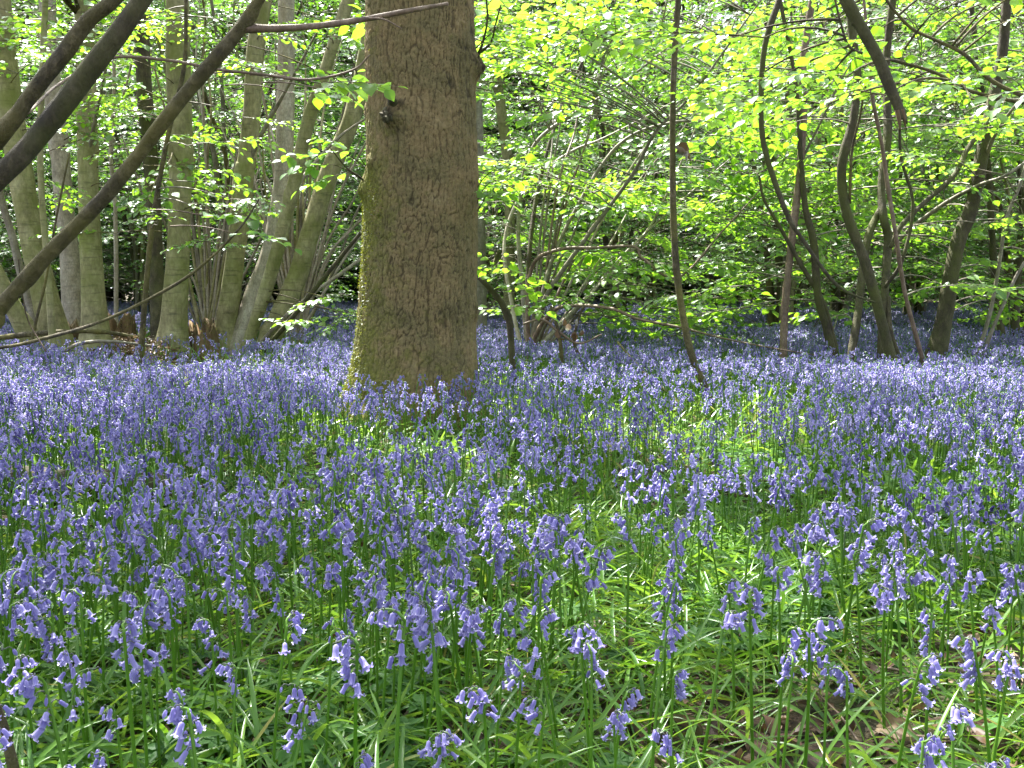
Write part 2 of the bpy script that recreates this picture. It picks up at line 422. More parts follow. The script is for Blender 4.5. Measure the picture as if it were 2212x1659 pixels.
def make_spray(seed, detail, n_side=7, leaf=0.075, twig_sides=4, n_main=11, per=17):
    """a flat leafy branch about 1 m long growing along +Y; material 0 leaf, 1 twig"""
    r = np.random.default_rng(seed)
    mb = MB()
    ys = np.linspace(0, 1, 9)
    bend = r.normal(0, 0.10); sag = r.uniform(0.05, 0.22)
    main = np.stack([bend * ys ** 2 + 0.02 * np.sin(ys * 9 + r.uniform(0, 6)), ys, 0.10 * ys - sag * ys ** 2], -1)
    tube(mb, main, np.linspace(0.006, 0.002, 9), twig_sides, 0, 0.5, 1)
    pos, dirs = [], []
    def leaves_on(path, n, first=0.15):
        ts = np.linspace(first, 1, n)
        for i, t in enumerate(ts):
            k = t * (len(path) - 1); a = int(min(k, len(path) - 2)); f = k - a
            p = path[a] * (1 - f) + path[a + 1] * f
            d = path[a + 1] - path[a]; d = d / np.linalg.norm(d)
            ang = (0.95 if i % 2 else -0.95) * r.uniform(0.6, 1.2) * (0.25 if i == n - 1 else 1)
            c, s = math.cos(ang), math.sin(ang)
            pos.append(p); dirs.append((d[0] * c - d[1] * s, d[0] * s + d[1] * c, d[2] + r.normal(-0.12, 0.22)))
    leaves_on(main, n_main, 0.25)
    for i in range(n_side):
        t = 0.12 + 0.75 * i / n_side + r.uniform(-.03, .03)
        k = t * 8; a = int(k); p = main[a] + (main[min(a + 1, 8)] - main[a]) * (k - a)
        sgn = 1 if i % 2 else -1
        L = r.uniform(0.22, 0.5) * (1.15 - 0.6 * t)
        ang = sgn * r.uniform(0.6, 1.0)
        u = np.linspace(0, 1, 5)[:, None]
        sd = np.array((-math.sin(ang), math.cos(ang), r.normal(0, 0.12)))
        side = p + sd * L * u + np.array((0, 0.12, -0.12 * r.uniform(0, 1))) * L * u ** 2
        tube(mb, side, np.linspace(0.0035, 0.0015, 5), 3, 0, 0.5, 1)
        leaves_on(side, max(3, int(L * per)))
    pos = np.array(pos); dirs = np.array(dirs)
    n = len(pos)
    sc = leaf * r.uniform(0.6, 1.25, n)
    M = rot_to(dirs, roll=r.normal(0, 0.30, n)) * sc[:, None, None]
    mb.inst(LEAF_HI if detail else LEAF_LO, M, pos + np.array(dirs) / np.linalg.norm(dirs, axis=1)[:, None] * 0.008, tint=np.clip(r.normal(0.5, 0.2, n), 0.02, 1), mat=0)
    return mb.tpl()
SPRAY_HI = [make_spray(20 + i, True, leaf=0.092) for i in range(7)]
SPRIG = [make_spray(60 + i, True, 3, 0.21, 4, 5, 7) for i in range(5)]        # a short twig: placed at about a third of its size
SPRAY_LO = [make_spray(40 + i, False, 6, 0.085, 3) for i in range(7)]

def place_sprays(mb, pos, dirs, size, lo=False, tint=0.0, tilt=0.18, S=None):
    pos = np.asarray(pos, float); dirs = np.asarray(dirs, float)
    if not len(pos): return
    S = S or (SPRAY_LO if lo else SPRAY_HI)
    pick = rng.integers(0, len(S), len(pos))
    M = rot_to(dirs, roll=rng.normal(0, tilt, len(pos))) * np.asarray(size)[:, None, None]
    for k in range(len(S)):
        s = pick == k
        if s.any(): mb.inst(S[k], M[s], pos[s], tint=rng.normal(tint, 0.13, s.sum()))

# ------------------------------------------------------------------ trees built from what the photograph shows
def to_ground(pts):
    """carry the lowest end of a stem on into the soil"""
    p = np.array(pts)
    e, d = p[-1], p[-1] - p[-2]
    d = d / (abs(d[2]) + 1e-6) * -1 if d[2] > 0 else d / (abs(d[2]) + 1e-6)
    d[:2] = np.clip(d[:2], -0.7, 0.7)
    if e[2] > -0.05:
        h = e[2] + 0.08
        p = np.vstack([p, e + d * h])
    return p

def stem_path(px, depth, ground=True, top=0.0):
    """px: [(x, y, width[, depth])] from the top down -> centre line and radii"""
    pts, rad = [], []
    for q in px:
        d = q[3] if len(q) > 3 else depth
        pts.append(P(q[0], q[1], d)); rad.append(q[2] * 0.5 * d / FPX)
    pts = np.array(pts)
    if top > 0:
        d = pts[0] - pts[1]; d /= np.linalg.norm(d)
        add, ar = [], []
        p = pts[0].copy(); n = max(2, int(top / 0.7))
        for i in range(n):
            d = d + np.array((random.uniform(-.05, .05), random.uniform(-.05, .05), 0.05)); d /= np.linalg.norm(d)
            p = p + d * top / n; add.append(p.copy()); ar.append(rad[0] * (1 - 0.75 * (i + 1) / n))
        pts = np.vstack([np.array(add[::-1]), pts]); rad = ar[::-1] + rad
    if ground:
        n0 = len(pts); pts = to_ground(pts)
        if len(pts) > n0: rad = rad + [rad[-1] * 1.12]
    return pts, np.array(rad)

def wood(name, px, depth, mat, parent, ground=True, top=0.0, sides=10, lump=0.06, knots=0, rag=0.0, flare=0.0, foot=None, head=None):
    pts, rad = stem_path(px, depth, ground and foot is None, top)
    if foot is not None:
        pts = np.vstack([pts, np.array(foot, float).reshape(-1, 3)]); rad = np.append(rad, [rad[-1] * 1.15] * (len(pts) - len(rad)))
    if head is not None:
        pts = np.vstack([np.array(head, float).reshape(-1, 3), pts]); rad = np.append([rad[0] * 0.8] * (len(pts) - len(rad)), rad)
    pr = smooth_path(np.hstack([pts, rad[:, None]]), 9)
    c, r = pr[:, :3], np.maximum(pr[:, 3], 0.0015)
    if flare:
        z = np.maximum(c[:, 2], 0); r = r * (1 + flare * np.exp(-z / 0.14))
    mb = MB()
    tube(mb, c, r, sides, lump, seed=random.uniform(0, 50), knots=knots, rag=rag)
    o = mb.build(name, mat, parent, origin=parent.location if parent else None)
    return o, c

def connect(mb, a, b, r0=0.006, r1=0.003, mat=1, sag=0.10):
    """an arching side branch from a stem point to where a spray begins"""
    L = np.linalg.norm(b - a)
    t = np.linspace(0, 1, 7)[:, None]
    mid = (a + b) / 2 + np.array((rng.normal(0, .06) * L, rng.normal(0, .06) * L, sag * L))
    c = (1 - t) ** 2 * a + 2 * t * (1 - t) * mid + t ** 2 * b
    tube(mb, c, np.linspace(r0, r1, 7), 4, 0, 0.5, mat)
    return c

def crown_to(parent, stems, targets, lo=False, tint=0.0, size=(0.7, 1.15), spread=0.9, bark=None, name='crown', away=None, r0=0.006):
    """one crown: at each target a leafy spray, joined to the nearest stem by a side branch"""
    allp = np.vstack(stems)
    mb = MB(); pos, dirs, sz = [], [], []
    for t in targets:
        t = np.asarray(t, float)
        low = allp[allp[:, 2] < t[2] + 0.15]
        if not len(low): low = allp
        w = np.linalg.norm((low - t) * np.array((1, 1, 1.3)), axis=1)
        a = low[np.argmin(w)]
        d = t - a; d[2] *= 0.35
        if np.linalg.norm(d[:2]) < 0.05: d = np.array((random.uniform(-1, 1), random.uniform(-1, 0.3), 0))
        d = d / np.linalg.norm(d) + np.array((rng.normal(0, spread * .5), rng.normal(0, spread * .5), rng.normal(0, .08)))
        connect(mb, a, t, r0, 0.003)
        pos.append(t); dirs.append(d); sz.append(random.uniform(*size))
    place_sprays(mb, pos, dirs, sz, lo, tint)
    return mb.build(name, [M_LEAF, bark or M_GREY], parent, origin=parent.location)

def targets_px(n, x0, x1, y0, y1, d0, d1):
    return [P(random.uniform(x0, x1), random.uniform(y0, y1), random.uniform(d0, d1)) for _ in range(n)]

def base_of(px, depth):
    pts, _ = stem_path(px, depth)
    e = pts[-1]
    return Vector((e[0], e[1], 0.0))

# ------------------------------------------------------------------ the big oak
OAK_D = 5.0
def oak_profile():
    rows = [(0, 908, 228), (142, 909, 230), (260, 912, 234), (379, 914, 240), (568, 907, 246), (700, 899, 256), (786, 895, 270), (850, 889, 292), (916, 882, 348)]
    z, x, r = [], [], []
    for y, c, w in rows:
        p = P(c, y, OAK_D); z.append(p[2]); x.append(p[0]); r.append(w * .5 * OAK_D / FPX * 0.985)
    z, x, r = np.array(z[::-1]), np.array(x[::-1]), np.array(r[::-1])
    z = np.concatenate([[-0.12], z, [3.2, 5.0, 8.5]]); x = np.concatenate([[x[0]], x, [x[-1] - .01, x[-1] - .05, x[-1] - .2]])
    r = np.concatenate([[r[0] * 1.12], r, [0.235, 0.20, 0.07]])
    return z, x, r
def build_oak():
    oz, ox, orr = oak_profile()
    bx = float(np.interp(0, oz, ox))
    root = empty('oak_tree', (bx, OAK_D, 0), 'big straight oak with cracked brown bark and mossy foot among the bluebells', 'tree')
    zs = np.concatenate([np.linspace(-0.12, 2.35, 470), np.linspace(2.5, 8.5, 24)])
    n = 400
    th = np.linspace(0, 2 * math.pi, n, endpoint=False)             # 0 = +X, pi*1.5 = towards the camera
    Z, T = np.meshgrid(zs, th, indexing='ij')
    Rr, Cx = np.interp(Z, oz, orr), np.interp(Z, oz, ox)
    # root flare: a few buttress lobes near the ground
    fl = np.exp(-np.maximum(Z, 0) / 0.16)
    Rr = Rr * (1 + fl * (0.06 + 0.09 * np.cos(3 * T + 0.6) + 0.06 * np.cos(5 * T + 2.0)))
    q = np.stack([np.cos(T) * 0.27, np.sin(T) * 0.27, Z], -1)
    big = fbm(q.reshape(-1, 3), 2.2, 3).reshape(Z.shape)
    Rr = Rr * (1 + 0.018 * big)
    def plates(wu, hz, warp, seed):
        NU = round(1.74 / wu)
        g = np.random.default_rng(seed); NZ = 400
        ju, jz = g.uniform(0.05, .95, (NU, NZ)), g.uniform(0.05, .95, (NU, NZ)); hv = g.uniform(0, 1, (NU, NZ))
        u = T / (2 * math.pi) * NU + warp * fbm(q.reshape(-1, 3), 9, 3).reshape(Z.shape)
        w = (Z + 0.3) / hz + warp * fbm(q.reshape(-1, 3) + 5, 8, 3).reshape(Z.shape)
        iu, iw = np.floor(u).astype(int), np.floor(w).astype(int)
        f1 = np.full(Z.shape, 9.0); f2 = np.full(Z.shape, 9.0); hh = np.zeros(Z.shape)
        for a in (-1, 0, 1):
            for b in (-1, 0, 1):
                cu, cw = iu + a, np.clip(iw + b, 0, NZ - 1)
                m = cu % NU
                d = np.hypot(cu + ju[m, cw] - u, iw + b + jz[m, cw] - w)
                hh = np.where(d < f1, hv[m, cw], hh)
                f2 = np.where(d < f1, f1, np.minimum(f2, d)); f1 = np.minimum(f1, d)
        return f2 - f1, hh
    e1, h1 = plates(0.0115, 0.036, 0.75, 3)
    e2, h2 = plates(0.022, 0.16, 0.8, 4)
    sm = lambda x, a, b: np.clip((x - a) / (b - a), 0, 1) ** 2 * (3 - 2 * np.clip((x - a) / (b - a), 0, 1))
    c1, c2 = sm(e1, 0.0, 0.15), sm(e2, 0.0, 0.20)
    strength = 0.82 + 0.18 * sm(fbm(q.reshape(-1, 3), 3.1, 2).reshape(Z.shape), -.5, .5)
    plate = np.clip(1 - strength * (1 - (0.45 + 0.55 * c1) * (0.35 + 0.65 * c2)), 0, 1)
    disp = 0.0058 * (plate - 1) + 0.002 * h1 * c1 + 0.004 * h2 * c2 + 0.0018 * fbm(q.reshape(-1, 3), 40, 2).reshape(Z.shape)
    # burrs and old branch scars
    def knot(px, py, rad, out, hole=0.0, ang=None):
        nonlocal disp, plate
        zz = P(px, py, OAK_D - .24)[2]
        rr, cx = np.interp(zz, oz, orr), np.interp(zz, oz, ox)
        xx = P(px, py, OAK_D - .24)[0]
        a = ang if ang is not None else 2 * math.pi - math.acos(np.clip((xx - cx) / rr, -1, 1))
        du = np.angle(np.exp(1j * (T - a))) * rr
        d = np.hypot(du, (Z - zz) * 0.9)
        nz = 1 + 0.5 * fbm(q.reshape(-1, 3), 26, 3).reshape(Z.shape)
        disp = disp + out * np.exp(-(d / rad) ** 2) * nz - hole * np.exp(-(d / (rad * .45)) ** 2)
        plate = plate * (1 - 0.65 * np.exp(-(d / (rad * .8)) ** 2) * (0.5 + 0.5 * np.clip(nz, 0, 1.4)))
        return a, zz
    knot(852, 250, 0.055, 0.045, 0.022)
    knot(872, 225, 0.022, 0.012)
    knot(1033, 122, 0.06, 0.04, ang=-0.12)
    knot(798, 395, 0.05, 0.03, ang=math.pi + 0.25)
    knot(806, 345, 0.028, 0.02, 0.01, ang=math.pi + 0.55)
    knot(972, 175, 0.025, 0.008, 0.012)
    knot(800, 225, 0.03, 0.015, ang=math.pi + 0.2)
    knot(1020, 675, 0.05, 0.02, ang=-0.2)
    Rd = Rr + disp
    v = np.stack([Cx + Rd * np.cos(T), OAK_D + Rd * np.sin(T), Z], -1).reshape(-1, 3)
    m = len(zs)
    i, j = np.meshgrid(np.arange(m - 1), np.arange(n), indexing='ij')
    quads = np.stack([i * n + j, i * n + (j + 1) % n, (i + 1) * n + (j + 1) % n, (i + 1) * n + j], -1).reshape(-1, 4)
    mb = MB(); mb.add(v, quads, tint=plate.ravel())
    tr = mb.build('trunk', M_OAK, root, origin=root.location)
    left = np.clip(np.cos(T - (math.pi + 0.30)), 0, 1) ** 2.2                 # the weather side carries the moss
    foot = np.exp(-np.maximum(Z, 0) / 0.33)
    moss = 0.70 * left * (0.35 + 0.55 * np.exp(-((Z - 1.05) / 0.3) ** 2) + 1.1 * foot) + 0.62 * foot + 0.02 + 0.2 * left * foot
    at = tr.data.attributes.new('moss', 'FLOAT', 'POINT'); at.data.foreach_set('value', moss.ravel().astype(np.float32))
    # tufts of moss standing off the bark
    mm = MB()
    pr = np.clip(moss - 0.42 + 0.25 * fbm(q.reshape(-1, 3), 9, 3).reshape(Z.shape), 0, 1) * (Z < 2.3); pr[0] = 0
    pk = rng.choice(pr.size, 11000, p=(pr / pr.sum()).ravel())
    base = v[pk] + rng.normal(0, 0.002, (len(pk), 3))
    nrm = np.stack([np.cos(T).ravel()[pk], np.sin(T).ravel()[pk], np.full(len(pk), -.1)], -1) + rng.normal(0, 0.5, (len(pk), 3))
    tv = np.array([(-.22, 0, 0), (.22, 0, 0), (0.05, 1, .1)]); tt = [(tv, np.zeros((0, 4), int), np.array([(0, 1, 2)]), 0, np.zeros(3))]
    mm.inst(tt, rot_to(nrm, roll=rng.uniform(0, 6, len(pk))) * rng.uniform(0.006, 0.014, len(pk))[:, None, None], base, tint=rng.uniform(0.1, 1, len(pk)))
    tag(mm.build('moss', M_MOSS, root, origin=root.location), kind='stuff')
    # the burr with its broken stub
    p = P(846, 236, 4.735)
    b = MB()
    for k in range(5):
        a = p + np.array((random.uniform(-.025, .03), .02, random.uniform(-.05, .02)))
        e = a + np.array((random.uniform(-.02, .01), -random.uniform(.05, .075), random.uniform(-.02, .02)))
        tube(b, smooth_path([a, (a + e) / 2 + np.array((random.uniform(-.01, .01), 0, random.uniform(-.01, .01))), e], 5), np.linspace(random.uniform(.026, .036), .013, 11), 12, 0.35, seed=k * 3.1, rag=0.012)
    b.build('burr', M_DARK, root, origin=root.location)
    # shoots growing straight out of the bark
    wood('twig', [(1048, -20, 4, 4.9), (1053, 40, 5, 4.92), (1042, 95, 6, 4.95), (1030, 122, 8, 5)], 5, M_DARK, root, ground=False, sides=6)
    wood('twig', [(1082, 10, 3, 4.85), (1070, 55, 4, 4.9), (1060, 92, 5, 4.95), (1034, 116, 7, 5)], 5, M_DARK, root, ground=False, sides=6)
    wood('twig', [(752, 100, 2, 4.9), (768, 150, 4, 4.92), (786, 195, 5, 4.95), (802, 240, 7, 5)], 5, M_DARK, root, ground=False, sides=6)
    wood('twig', [(712, 318, 2, 4.8), (748, 362, 4, 4.85), (780, 385, 5, 4.9), (802, 410, 7, 5)], 5, M_DARK, root, ground=False, sides=6)
    # its leafy shoots
    mb = MB()
    T_ = [((738, 330), (-1, -.4, -.1), .34), ((752, 372), (-1, -.2, -.35), .3), ((770, 330), (-.7, -.8, 0.2), .3), ((722, 356), (-1, -.6, -.2), .28),
          ((1058, 395), (1, -.5, .1), .3), ((1050, 425), (1, -.7, -.3), .3), ((1062, 370), (.8, -.6, .35), .28), ((1040, 415), (.7, -.9, -.1), .28), ((1076, 60), (.8, -.5, 0.1), .3), ((1050, 100), (1, -.6, 0.1), .3)]
    pos = [P(a[0], a[1], 4.85) for a, d, s in T_]
    place_sprays(mb, pos, [d for a, d, s in T_], [s * .85 for a, d, s in T_], S=SPRIG, tint=0.05)
    for p_ in pos: connect(mb, np.array((np.interp(p_[2], oz, ox) + math.copysign(np.interp(p_[2], oz, orr) * .95, p_[0] - np.interp(p_[2], oz, ox)), 5.0, p_[2] - .08)), p_, .003, .002)
    mb.build('foliage', [M_LEAF, M_DARK], root, origin=root.location)
    return root
OAK = build_oak()

# ------------------------------------------------------------------ the coppiced trees on the left, and the stems on the right
POLES = []     # (thing, stems) for the shade crowns above
def tree_thing(name, label, cat, px, depth, group=None):
    return empty(name, base_of(px, depth), label, cat, group)

T5 = [(383, -10, 46), (386, 190, 47), (391, 331, 50), (386, 473, 47), (381, 615, 52), (376, 700, 58), (370, 765, 82)]
t = tree_thing('coppice_tree', 'pale double-stemmed coppice tree behind the crossing branch, a dark stem at its back', 'tree', T5, 9.1, 'coppiced trees in the wood')
_, c1 = wood('trunk', T5, 9.1, M_PALE, t, top=4.5, sides=24, knots=7, flare=.15)
_, c2 = wood('trunk', [(303, 20, 30, 9.9), (312, 190, 31, 9.9), (331, 426, 32, 9.8), (338, 600, 33, 9.6), (346, 720, 40, 9.4)], 9.6, M_DARK, t, top=4, sides=16, knots=4)
crown_to(t, [c1, c2], targets_px(15, 230, 520, 0, 560, 7.8, 9.4), tint=-.05, size=(.5, .9), bark=M_BROWN)
POLES.append((t, c1))

T3 = [(183, -10, 40), (187, 237, 42), (192, 426, 42), (199, 592, 46), (205, 700, 56), (206, 775, 80)]
t = tree_thing('coppice_tree', 'pale single coppice tree standing beside the heap of brown leaves and rotten wood', 'tree', T3, 9.0, 'coppiced trees in the wood')
_, c1 = wood('trunk', T3, 9.0, M_PALE, t, top=4.5, sides=24, knots=6, flare=.15)
wood('branch', [(250, 60, 4, 8.4), (222, 180, 6, 8.6), (198, 300, 9, 8.9), (188, 380, 10, 9)], 9, M_GREY, t, ground=False, sides=6)
crown_to(t, [c1], targets_px(9, 40, 330, 0, 420, 7.8, 9.2), size=(.5, .85), bark=M_BROWN)
POLES.append((t, c1))

T1 = [(-2, 0, 44), (10, 120, 46), (38, 331, 48), (62, 473, 49), (92, 615, 54), (112, 700, 62), (122, 760, 86)]
t = tree_thing('coppice_tree', 'thick olive-grey coppice tree leaning in at the picture edge with a mossy foot', 'tree', T1, 9.3, 'coppiced trees in the wood')
_, c1 = wood('trunk', T1, 9.3, M_PALE, t, top=4, sides=24, knots=5, flare=.2)
_, c2 = wood('trunk', [(-70, 480, 36, 9), (-20, 570, 36, 9), (30, 665, 36, 9), (70, 745, 44, 9.1)], 9, M_PALE, t, sides=16, knots=3)
_, c3 = wood('trunk', [(-20, 300, 15, 9.6), (0, 417, 15, 9.6), (28, 516, 16, 9.6), (48, 600, 18, 9.5), (80, 700, 22, 9.4)], 9.5, M_GREY, t, sides=12)
crown_to(t, [c1, c3], targets_px(9, -120, 140, 0, 420, 7.8, 9.4), size=(.5, .9), bark=M_BROWN)
POLES.append((t, c1))

T2 = [(102, -10, 34), (111, 166, 36), (128, 308, 38), (137, 426, 38), (151, 568, 40), (158, 680, 46), (163, 760, 62)]
t = tree_thing('coppice_tree', 'pale buff-barked tree half hidden behind the single coppice tree', 'tree', T2, 10.6, 'coppiced trees in the wood')
_, c1 = wood('trunk', T2, 10.6, M_WHITE, t, top=4, sides=18, knots=4, flare=.12)
crown_to(t, [c1], targets_px(10, 60, 260, 0, 300, 9.6, 11), size=(.5, .9), bark=M_BROWN)
POLES.append((t, c1))

T6 = [(572, -10, 33), (554, 90, 36), (544, 237, 38), (533, 345, 40), (527, 375, 42), (516, 497, 40), (500, 615, 41), (490, 700, 46), (484, 760, 62)]
t = tree_thing('coppice_tree', 'coppice tree of four pale poles fanning out from one foot beside the stump', 'tree', T6, 9.5, 'coppiced trees in the wood')
_, c1 = wood('trunk', T6, 9.5, M_PALE, t, top=4, sides=22, knots=6, flare=.15)
_, c2 = wood('trunk', [(618, -10, 34, 9.9), (618, 142, 35, 9.9), (615, 308, 37, 9.8), (606, 426, 37, 9.8), (582, 545, 36, 9.7), (547, 640, 38, 9.6), (520, 735, 46, 9.5)], 9.7, M_WHITE, t, top=4, sides=22, knots=6)
_, c3 = wood('trunk', [(755, -10, 26, 8.8), (710, 128, 25, 8.8), (663, 275, 27, 8.9), (634, 402, 29, 9), (592, 568, 29, 9.1), (535, 745, 26, 9.2)], 9, M_PALE, t, top=3, sides=18, knots=3)
_, c4 = wood('trunk', [(790, 120, 32, 9.7), (758, 260, 37, 9.7), (710, 379, 40, 9.7), (672, 497, 41, 9.6), (639, 606, 42, 9.6), (590, 720, 48, 9.5)], 9.6, M_PALE, t, top=4, sides=22, knots=5)
wood('branch', [(690, 60, 4, 9), (620, 190, 7, 9.2), (560, 300, 10, 9.4), (534, 362, 12, 9.5)], 9.4, M_GREY, t, ground=False, sides=7)
wood('branch', [(790, 490, 8, 9), (700, 600, 10, 9.1), (620, 700, 11, 9.2), (568, 758, 12, 9.3)], 9.1, M_DARK, t, ground=False, sides=7)
wood('branch', [(800, 545, 7, 9.3), (735, 592, 8, 9.3), (663, 644, 9, 9.3), (600, 700, 10, 9.3), (560, 745, 10, 9.4)], 9.3, M_WHITE, t, ground=False, sides=7)
wood('branch', [(800, 250, 5, 8.9), (740, 290, 6, 9), (690, 340, 7, 9.1), (640, 400, 8, 9)], 9.1, M_WHITE, t, ground=False, sides=6)
crown_to(t, [c1, c2, c3, c4], targets_px(12, 470, 800, 0, 330, 8.2, 9.8) + targets_px(6, 560, 790, 560, 700, 8.4, 9.6), size=(.45, .8), bark=M_BROWN)
POLES.append((t, c1)); POLES.append((t, c3))

S1 = [(246, -10, 7), (246, 237, 8), (239, 331, 9), (249, 450, 9), (251, 639, 10), (250, 740, 11)]
t = tree_thing('sapling', 'thin bleached sapling rising straight behind the heap of brown leaves', 'sapling', S1, 10.2, 'thin bare saplings')
_, c1 = wood('stem', S1, 10.2, M_WHITE, t, top=2, sides=8)
wood('branch', [(300, 60, 4, 9.9), (271, 190, 5, 10), (238, 265, 6, 10.1), (242, 330, 7, 10.2)], 10, M_WHITE, t, ground=False, sides=6)
crown_to(t, [c1], targets_px(6, 200, 330, 20, 330, 9.4, 10.6), size=(.4, .7))
S2 = [(98, -10, 12), (90, 190, 12), (88, 379, 13), (100, 545, 14), (110, 680, 15), (116, 780, 17)]
t = tree_thing('sapling', 'slim olive sapling in front of the leaning grey tree, lichen on its bark', 'sapling', S2, 7.4, 'thin bare saplings')
_, c1 = wood('stem', S2, 7.4, M_PALE, t, top=2, sides=10, knots=3)
crown_to(t, [c1], targets_px(7, 0, 220, 20, 420, 6.6, 7.8), size=(.3, .6))
S3 = [(402, -10, 7), (398, 142, 9), (365, 284, 10), (331, 473, 11), (312, 663, 12), (304, 790, 13)]
t = tree_thing('sapling', 'slim brown sapling leaning across the dark stem of the double-stemmed tree', 'sapling', S3, 7.6, 'thin bare saplings')
_, c1 = wood('stem', S3, 7.6, M_BROWN, t, top=2, sides=10, knots=3)
crown_to(t, [c1], targets_px(12, 300, 560, 20, 500, 6.8, 8.0), size=(.35, .7))
S4 = [(150, 330, 4), (120, 480, 5), (100, 600, 6), (72, 720, 7), (62, 800, 8)]
t = tree_thing('sapling', 'thin dark whip of a sapling crossing in front of the mossy tree foot', 'sapling', S4, 7.0, 'thin bare saplings')
wood('stem', S4, 7.0, M_BROWN, t, sides=8)

# the leaning hazel whose stems cross the upper corner; it is rooted outside the frame
foot = (-2.55, 3.0, -0.05)
t = empty('leaning_hazel', (foot[0], foot[1], 0), 'leaning hazel whose three thick brown stems slant across the upper corner, one forked', 'tree')
_, a1 = wood('stem', [(300, -55, 24), (246, 0, 28), (189, 47, 31), (123, 133, 33), (62, 213, 34), (-10, 300, 35)], 2.6, M_BROWN, t, foot=[(-1.75, 2.7, .75), foot], sides=20, lump=.09, knots=14)
_, a2 = wood('stem', [(345, -60, 34), (303, 5, 38), (265, 60, 41), (189, 158, 44), (95, 279, 45), (-10, 390, 46)], 2.5, M_DARK, t, foot=[(-1.72, 2.62, .62), (-2.4, 2.9, -.05)], sides=22, lump=.05, knots=6)
_, a3 = wood('stem', [(622, -75, 18), (563, -5, 22), (521, 58, 28), (473, 118, 29), (379, 229, 29), (237, 412, 31), (95, 559, 32), (0, 665, 33), (-60, 730, 33)], 3.0, M_BROWN, t, foot=[(-2.3, 3.05, .2), (-2.6, 3.05, -.05)], sides=22, lump=.10, knots=16)
wood('branch', [(968, 8, 7, 3.3), (880, 24, 10, 3.25), (785, 42, 12, 3.2), (700, 54, 13, 3.12), (615, 61, 15, 3.05), (525, 62, 20, 3.0)], 3.1, M_RUST, t, ground=False, sides=10, lump=.1, knots=6, rag=.01)
wood('twig', [(868, 62, 2, 3.2), (830, 42, 4, 3.2), (795, 40, 6, 3.2)], 3.2, M_RUST, t, ground=False, sides=5)
wood('branch', [(800, 118, 3, 3.5), (760, 152, 5, 3.5), (665, 172, 6, 3.45), (560, 160, 6, 3.4), (470, 150, 7, 3.4), (360, 130, 7, 3.4), (235, 126, 6, 3.4), (130, 180, 6, 3.2), (60, 245, 7, 2.8)], 3.4, M_RUST, t, ground=False, sides=8, lump=.08, knots=4)
wood('branch', [(560, 430, 3, 4), (520, 490, 5, 4), (450, 562, 6, 4), (370, 620, 7, 4), (230, 690, 7, 3.9), (100, 730, 8, 3.7), (-10, 752, 8, 3.5), (-200, 760, 9, 3.2)], 3.9, M_BROWN, t, ground=False, foot=[(-2.45, 3.0, .1)], sides=8, lump=.08, knots=4)
wood('twig', [(100, 760, 3, 3.4), (60, 690, 3, 3.4), (45, 610, 3, 3.2), (40, 560, 3, 3.05)], 3.2, M_RUST, t, ground=False, sides=5)
mb = MB()
Lp = [((600, 175), 3.9, (1, -.2, 0)), ((690, 180), 3.7, (1, .2, .05)), ((505, 505), 4.0, (1, -.3, -.1)), ((700, 195), 4.1, (.8, -.5, 0)), ((620, 200), 4.2, (.9, .4, 0)), ((455, 470), 4.2, (.6, -.6, 0))]
pos = [P(a[0], a[1], d) for a, d, _ in Lp]
place_sprays(mb, pos, [x for _, _, x in Lp], [.28] * len(Lp), S=SPRIG, tint=0)
for p_ in pos: connect(mb, p_ + np.array((-.25, .0, .03)), p_, .003, .002)
mb.build('foliage', [M_LEAF, M_RUST], t, origin=t.location)
t = empty('young_shoot', P(14, 1760, 1.02) * np.array((1, 1, 0)), 'bare dark shoot rising close to the camera in the bottom corner', 'shoot')
wood('stem', [(-26, 1470, 10), (0, 1540, 17), (18, 1610, 21), (36, 1690, 24)], 1.02, M_BROWN, t, sides=12)

# ---- right of the oak
B1 = [(1072, -10, 20), (1072, 142, 21), (1086, 260, 22), (1100, 379, 22), (1101, 473, 22), (1100, 606, 24), (1098, 720, 27)]
t = tree_thing('slender_tree', 'slender pale tree standing in the shade beyond the oak and the mossy stub', 'tree', B1, 12.0, 'slender trees beyond the oak')
_, c1 = wood('trunk', B1, 12.0, M_PALE, t, top=3.5, sides=14, knots=4)
crown_to(t, [c1], targets_px(20, 1020, 1250, -20, 400, 10.5, 13), size=(.7, 1.1))
POLES.append((t, c1))
B2 = [(1030, 200, 22), (1036, 445, 24), (1038, 600, 25), (1040, 720, 28)]
t = tree_thing('slender_tree', 'grey tree peeping out from right behind the edge of the oak trunk', 'tree', B2, 10.5, 'slender trees beyond the oak')
wood('trunk', B2, 10.5, M_GREY, t, top=4, sides=14, knots=3)

STB = [(1034, 600, 8, 5.9), (1048, 612, 12, 5.9), (1068, 634, 14, 5.95), (1088, 662, 14, 6), (1101, 700, 14, 6), (1107, 786, 15, 6), (1113, 850, 17, 6)]
t = tree_thing('mossy_stub', 'dark crooked mossy stub arching out of the bluebells just beside the oak', 'stump', STB, 6.0)
_, c1 = wood('stem', STB, 6, M_DARK, t, sides=14, lump=.1, knots=4, rag=.02)
mb = MB()
Ls = [((1075, 625), (.7, -.5, .3)), ((1090, 640), (1, -.3, .3)), ((1065, 610), (.3, -.8, .4)), ((1105, 660), (.8, -.6, -.1)), ((1060, 600), (-.1, -.7, .5))]
place_sprays(mb, [P(a[0], a[1], 5.95) for a, d in Ls], [d for a, d in Ls], [.26, .3, .28, .3, .26], S=SPRIG, tint=.3)
mb.build('foliage', [M_LEAF, M_DARK], t, origin=t.location)

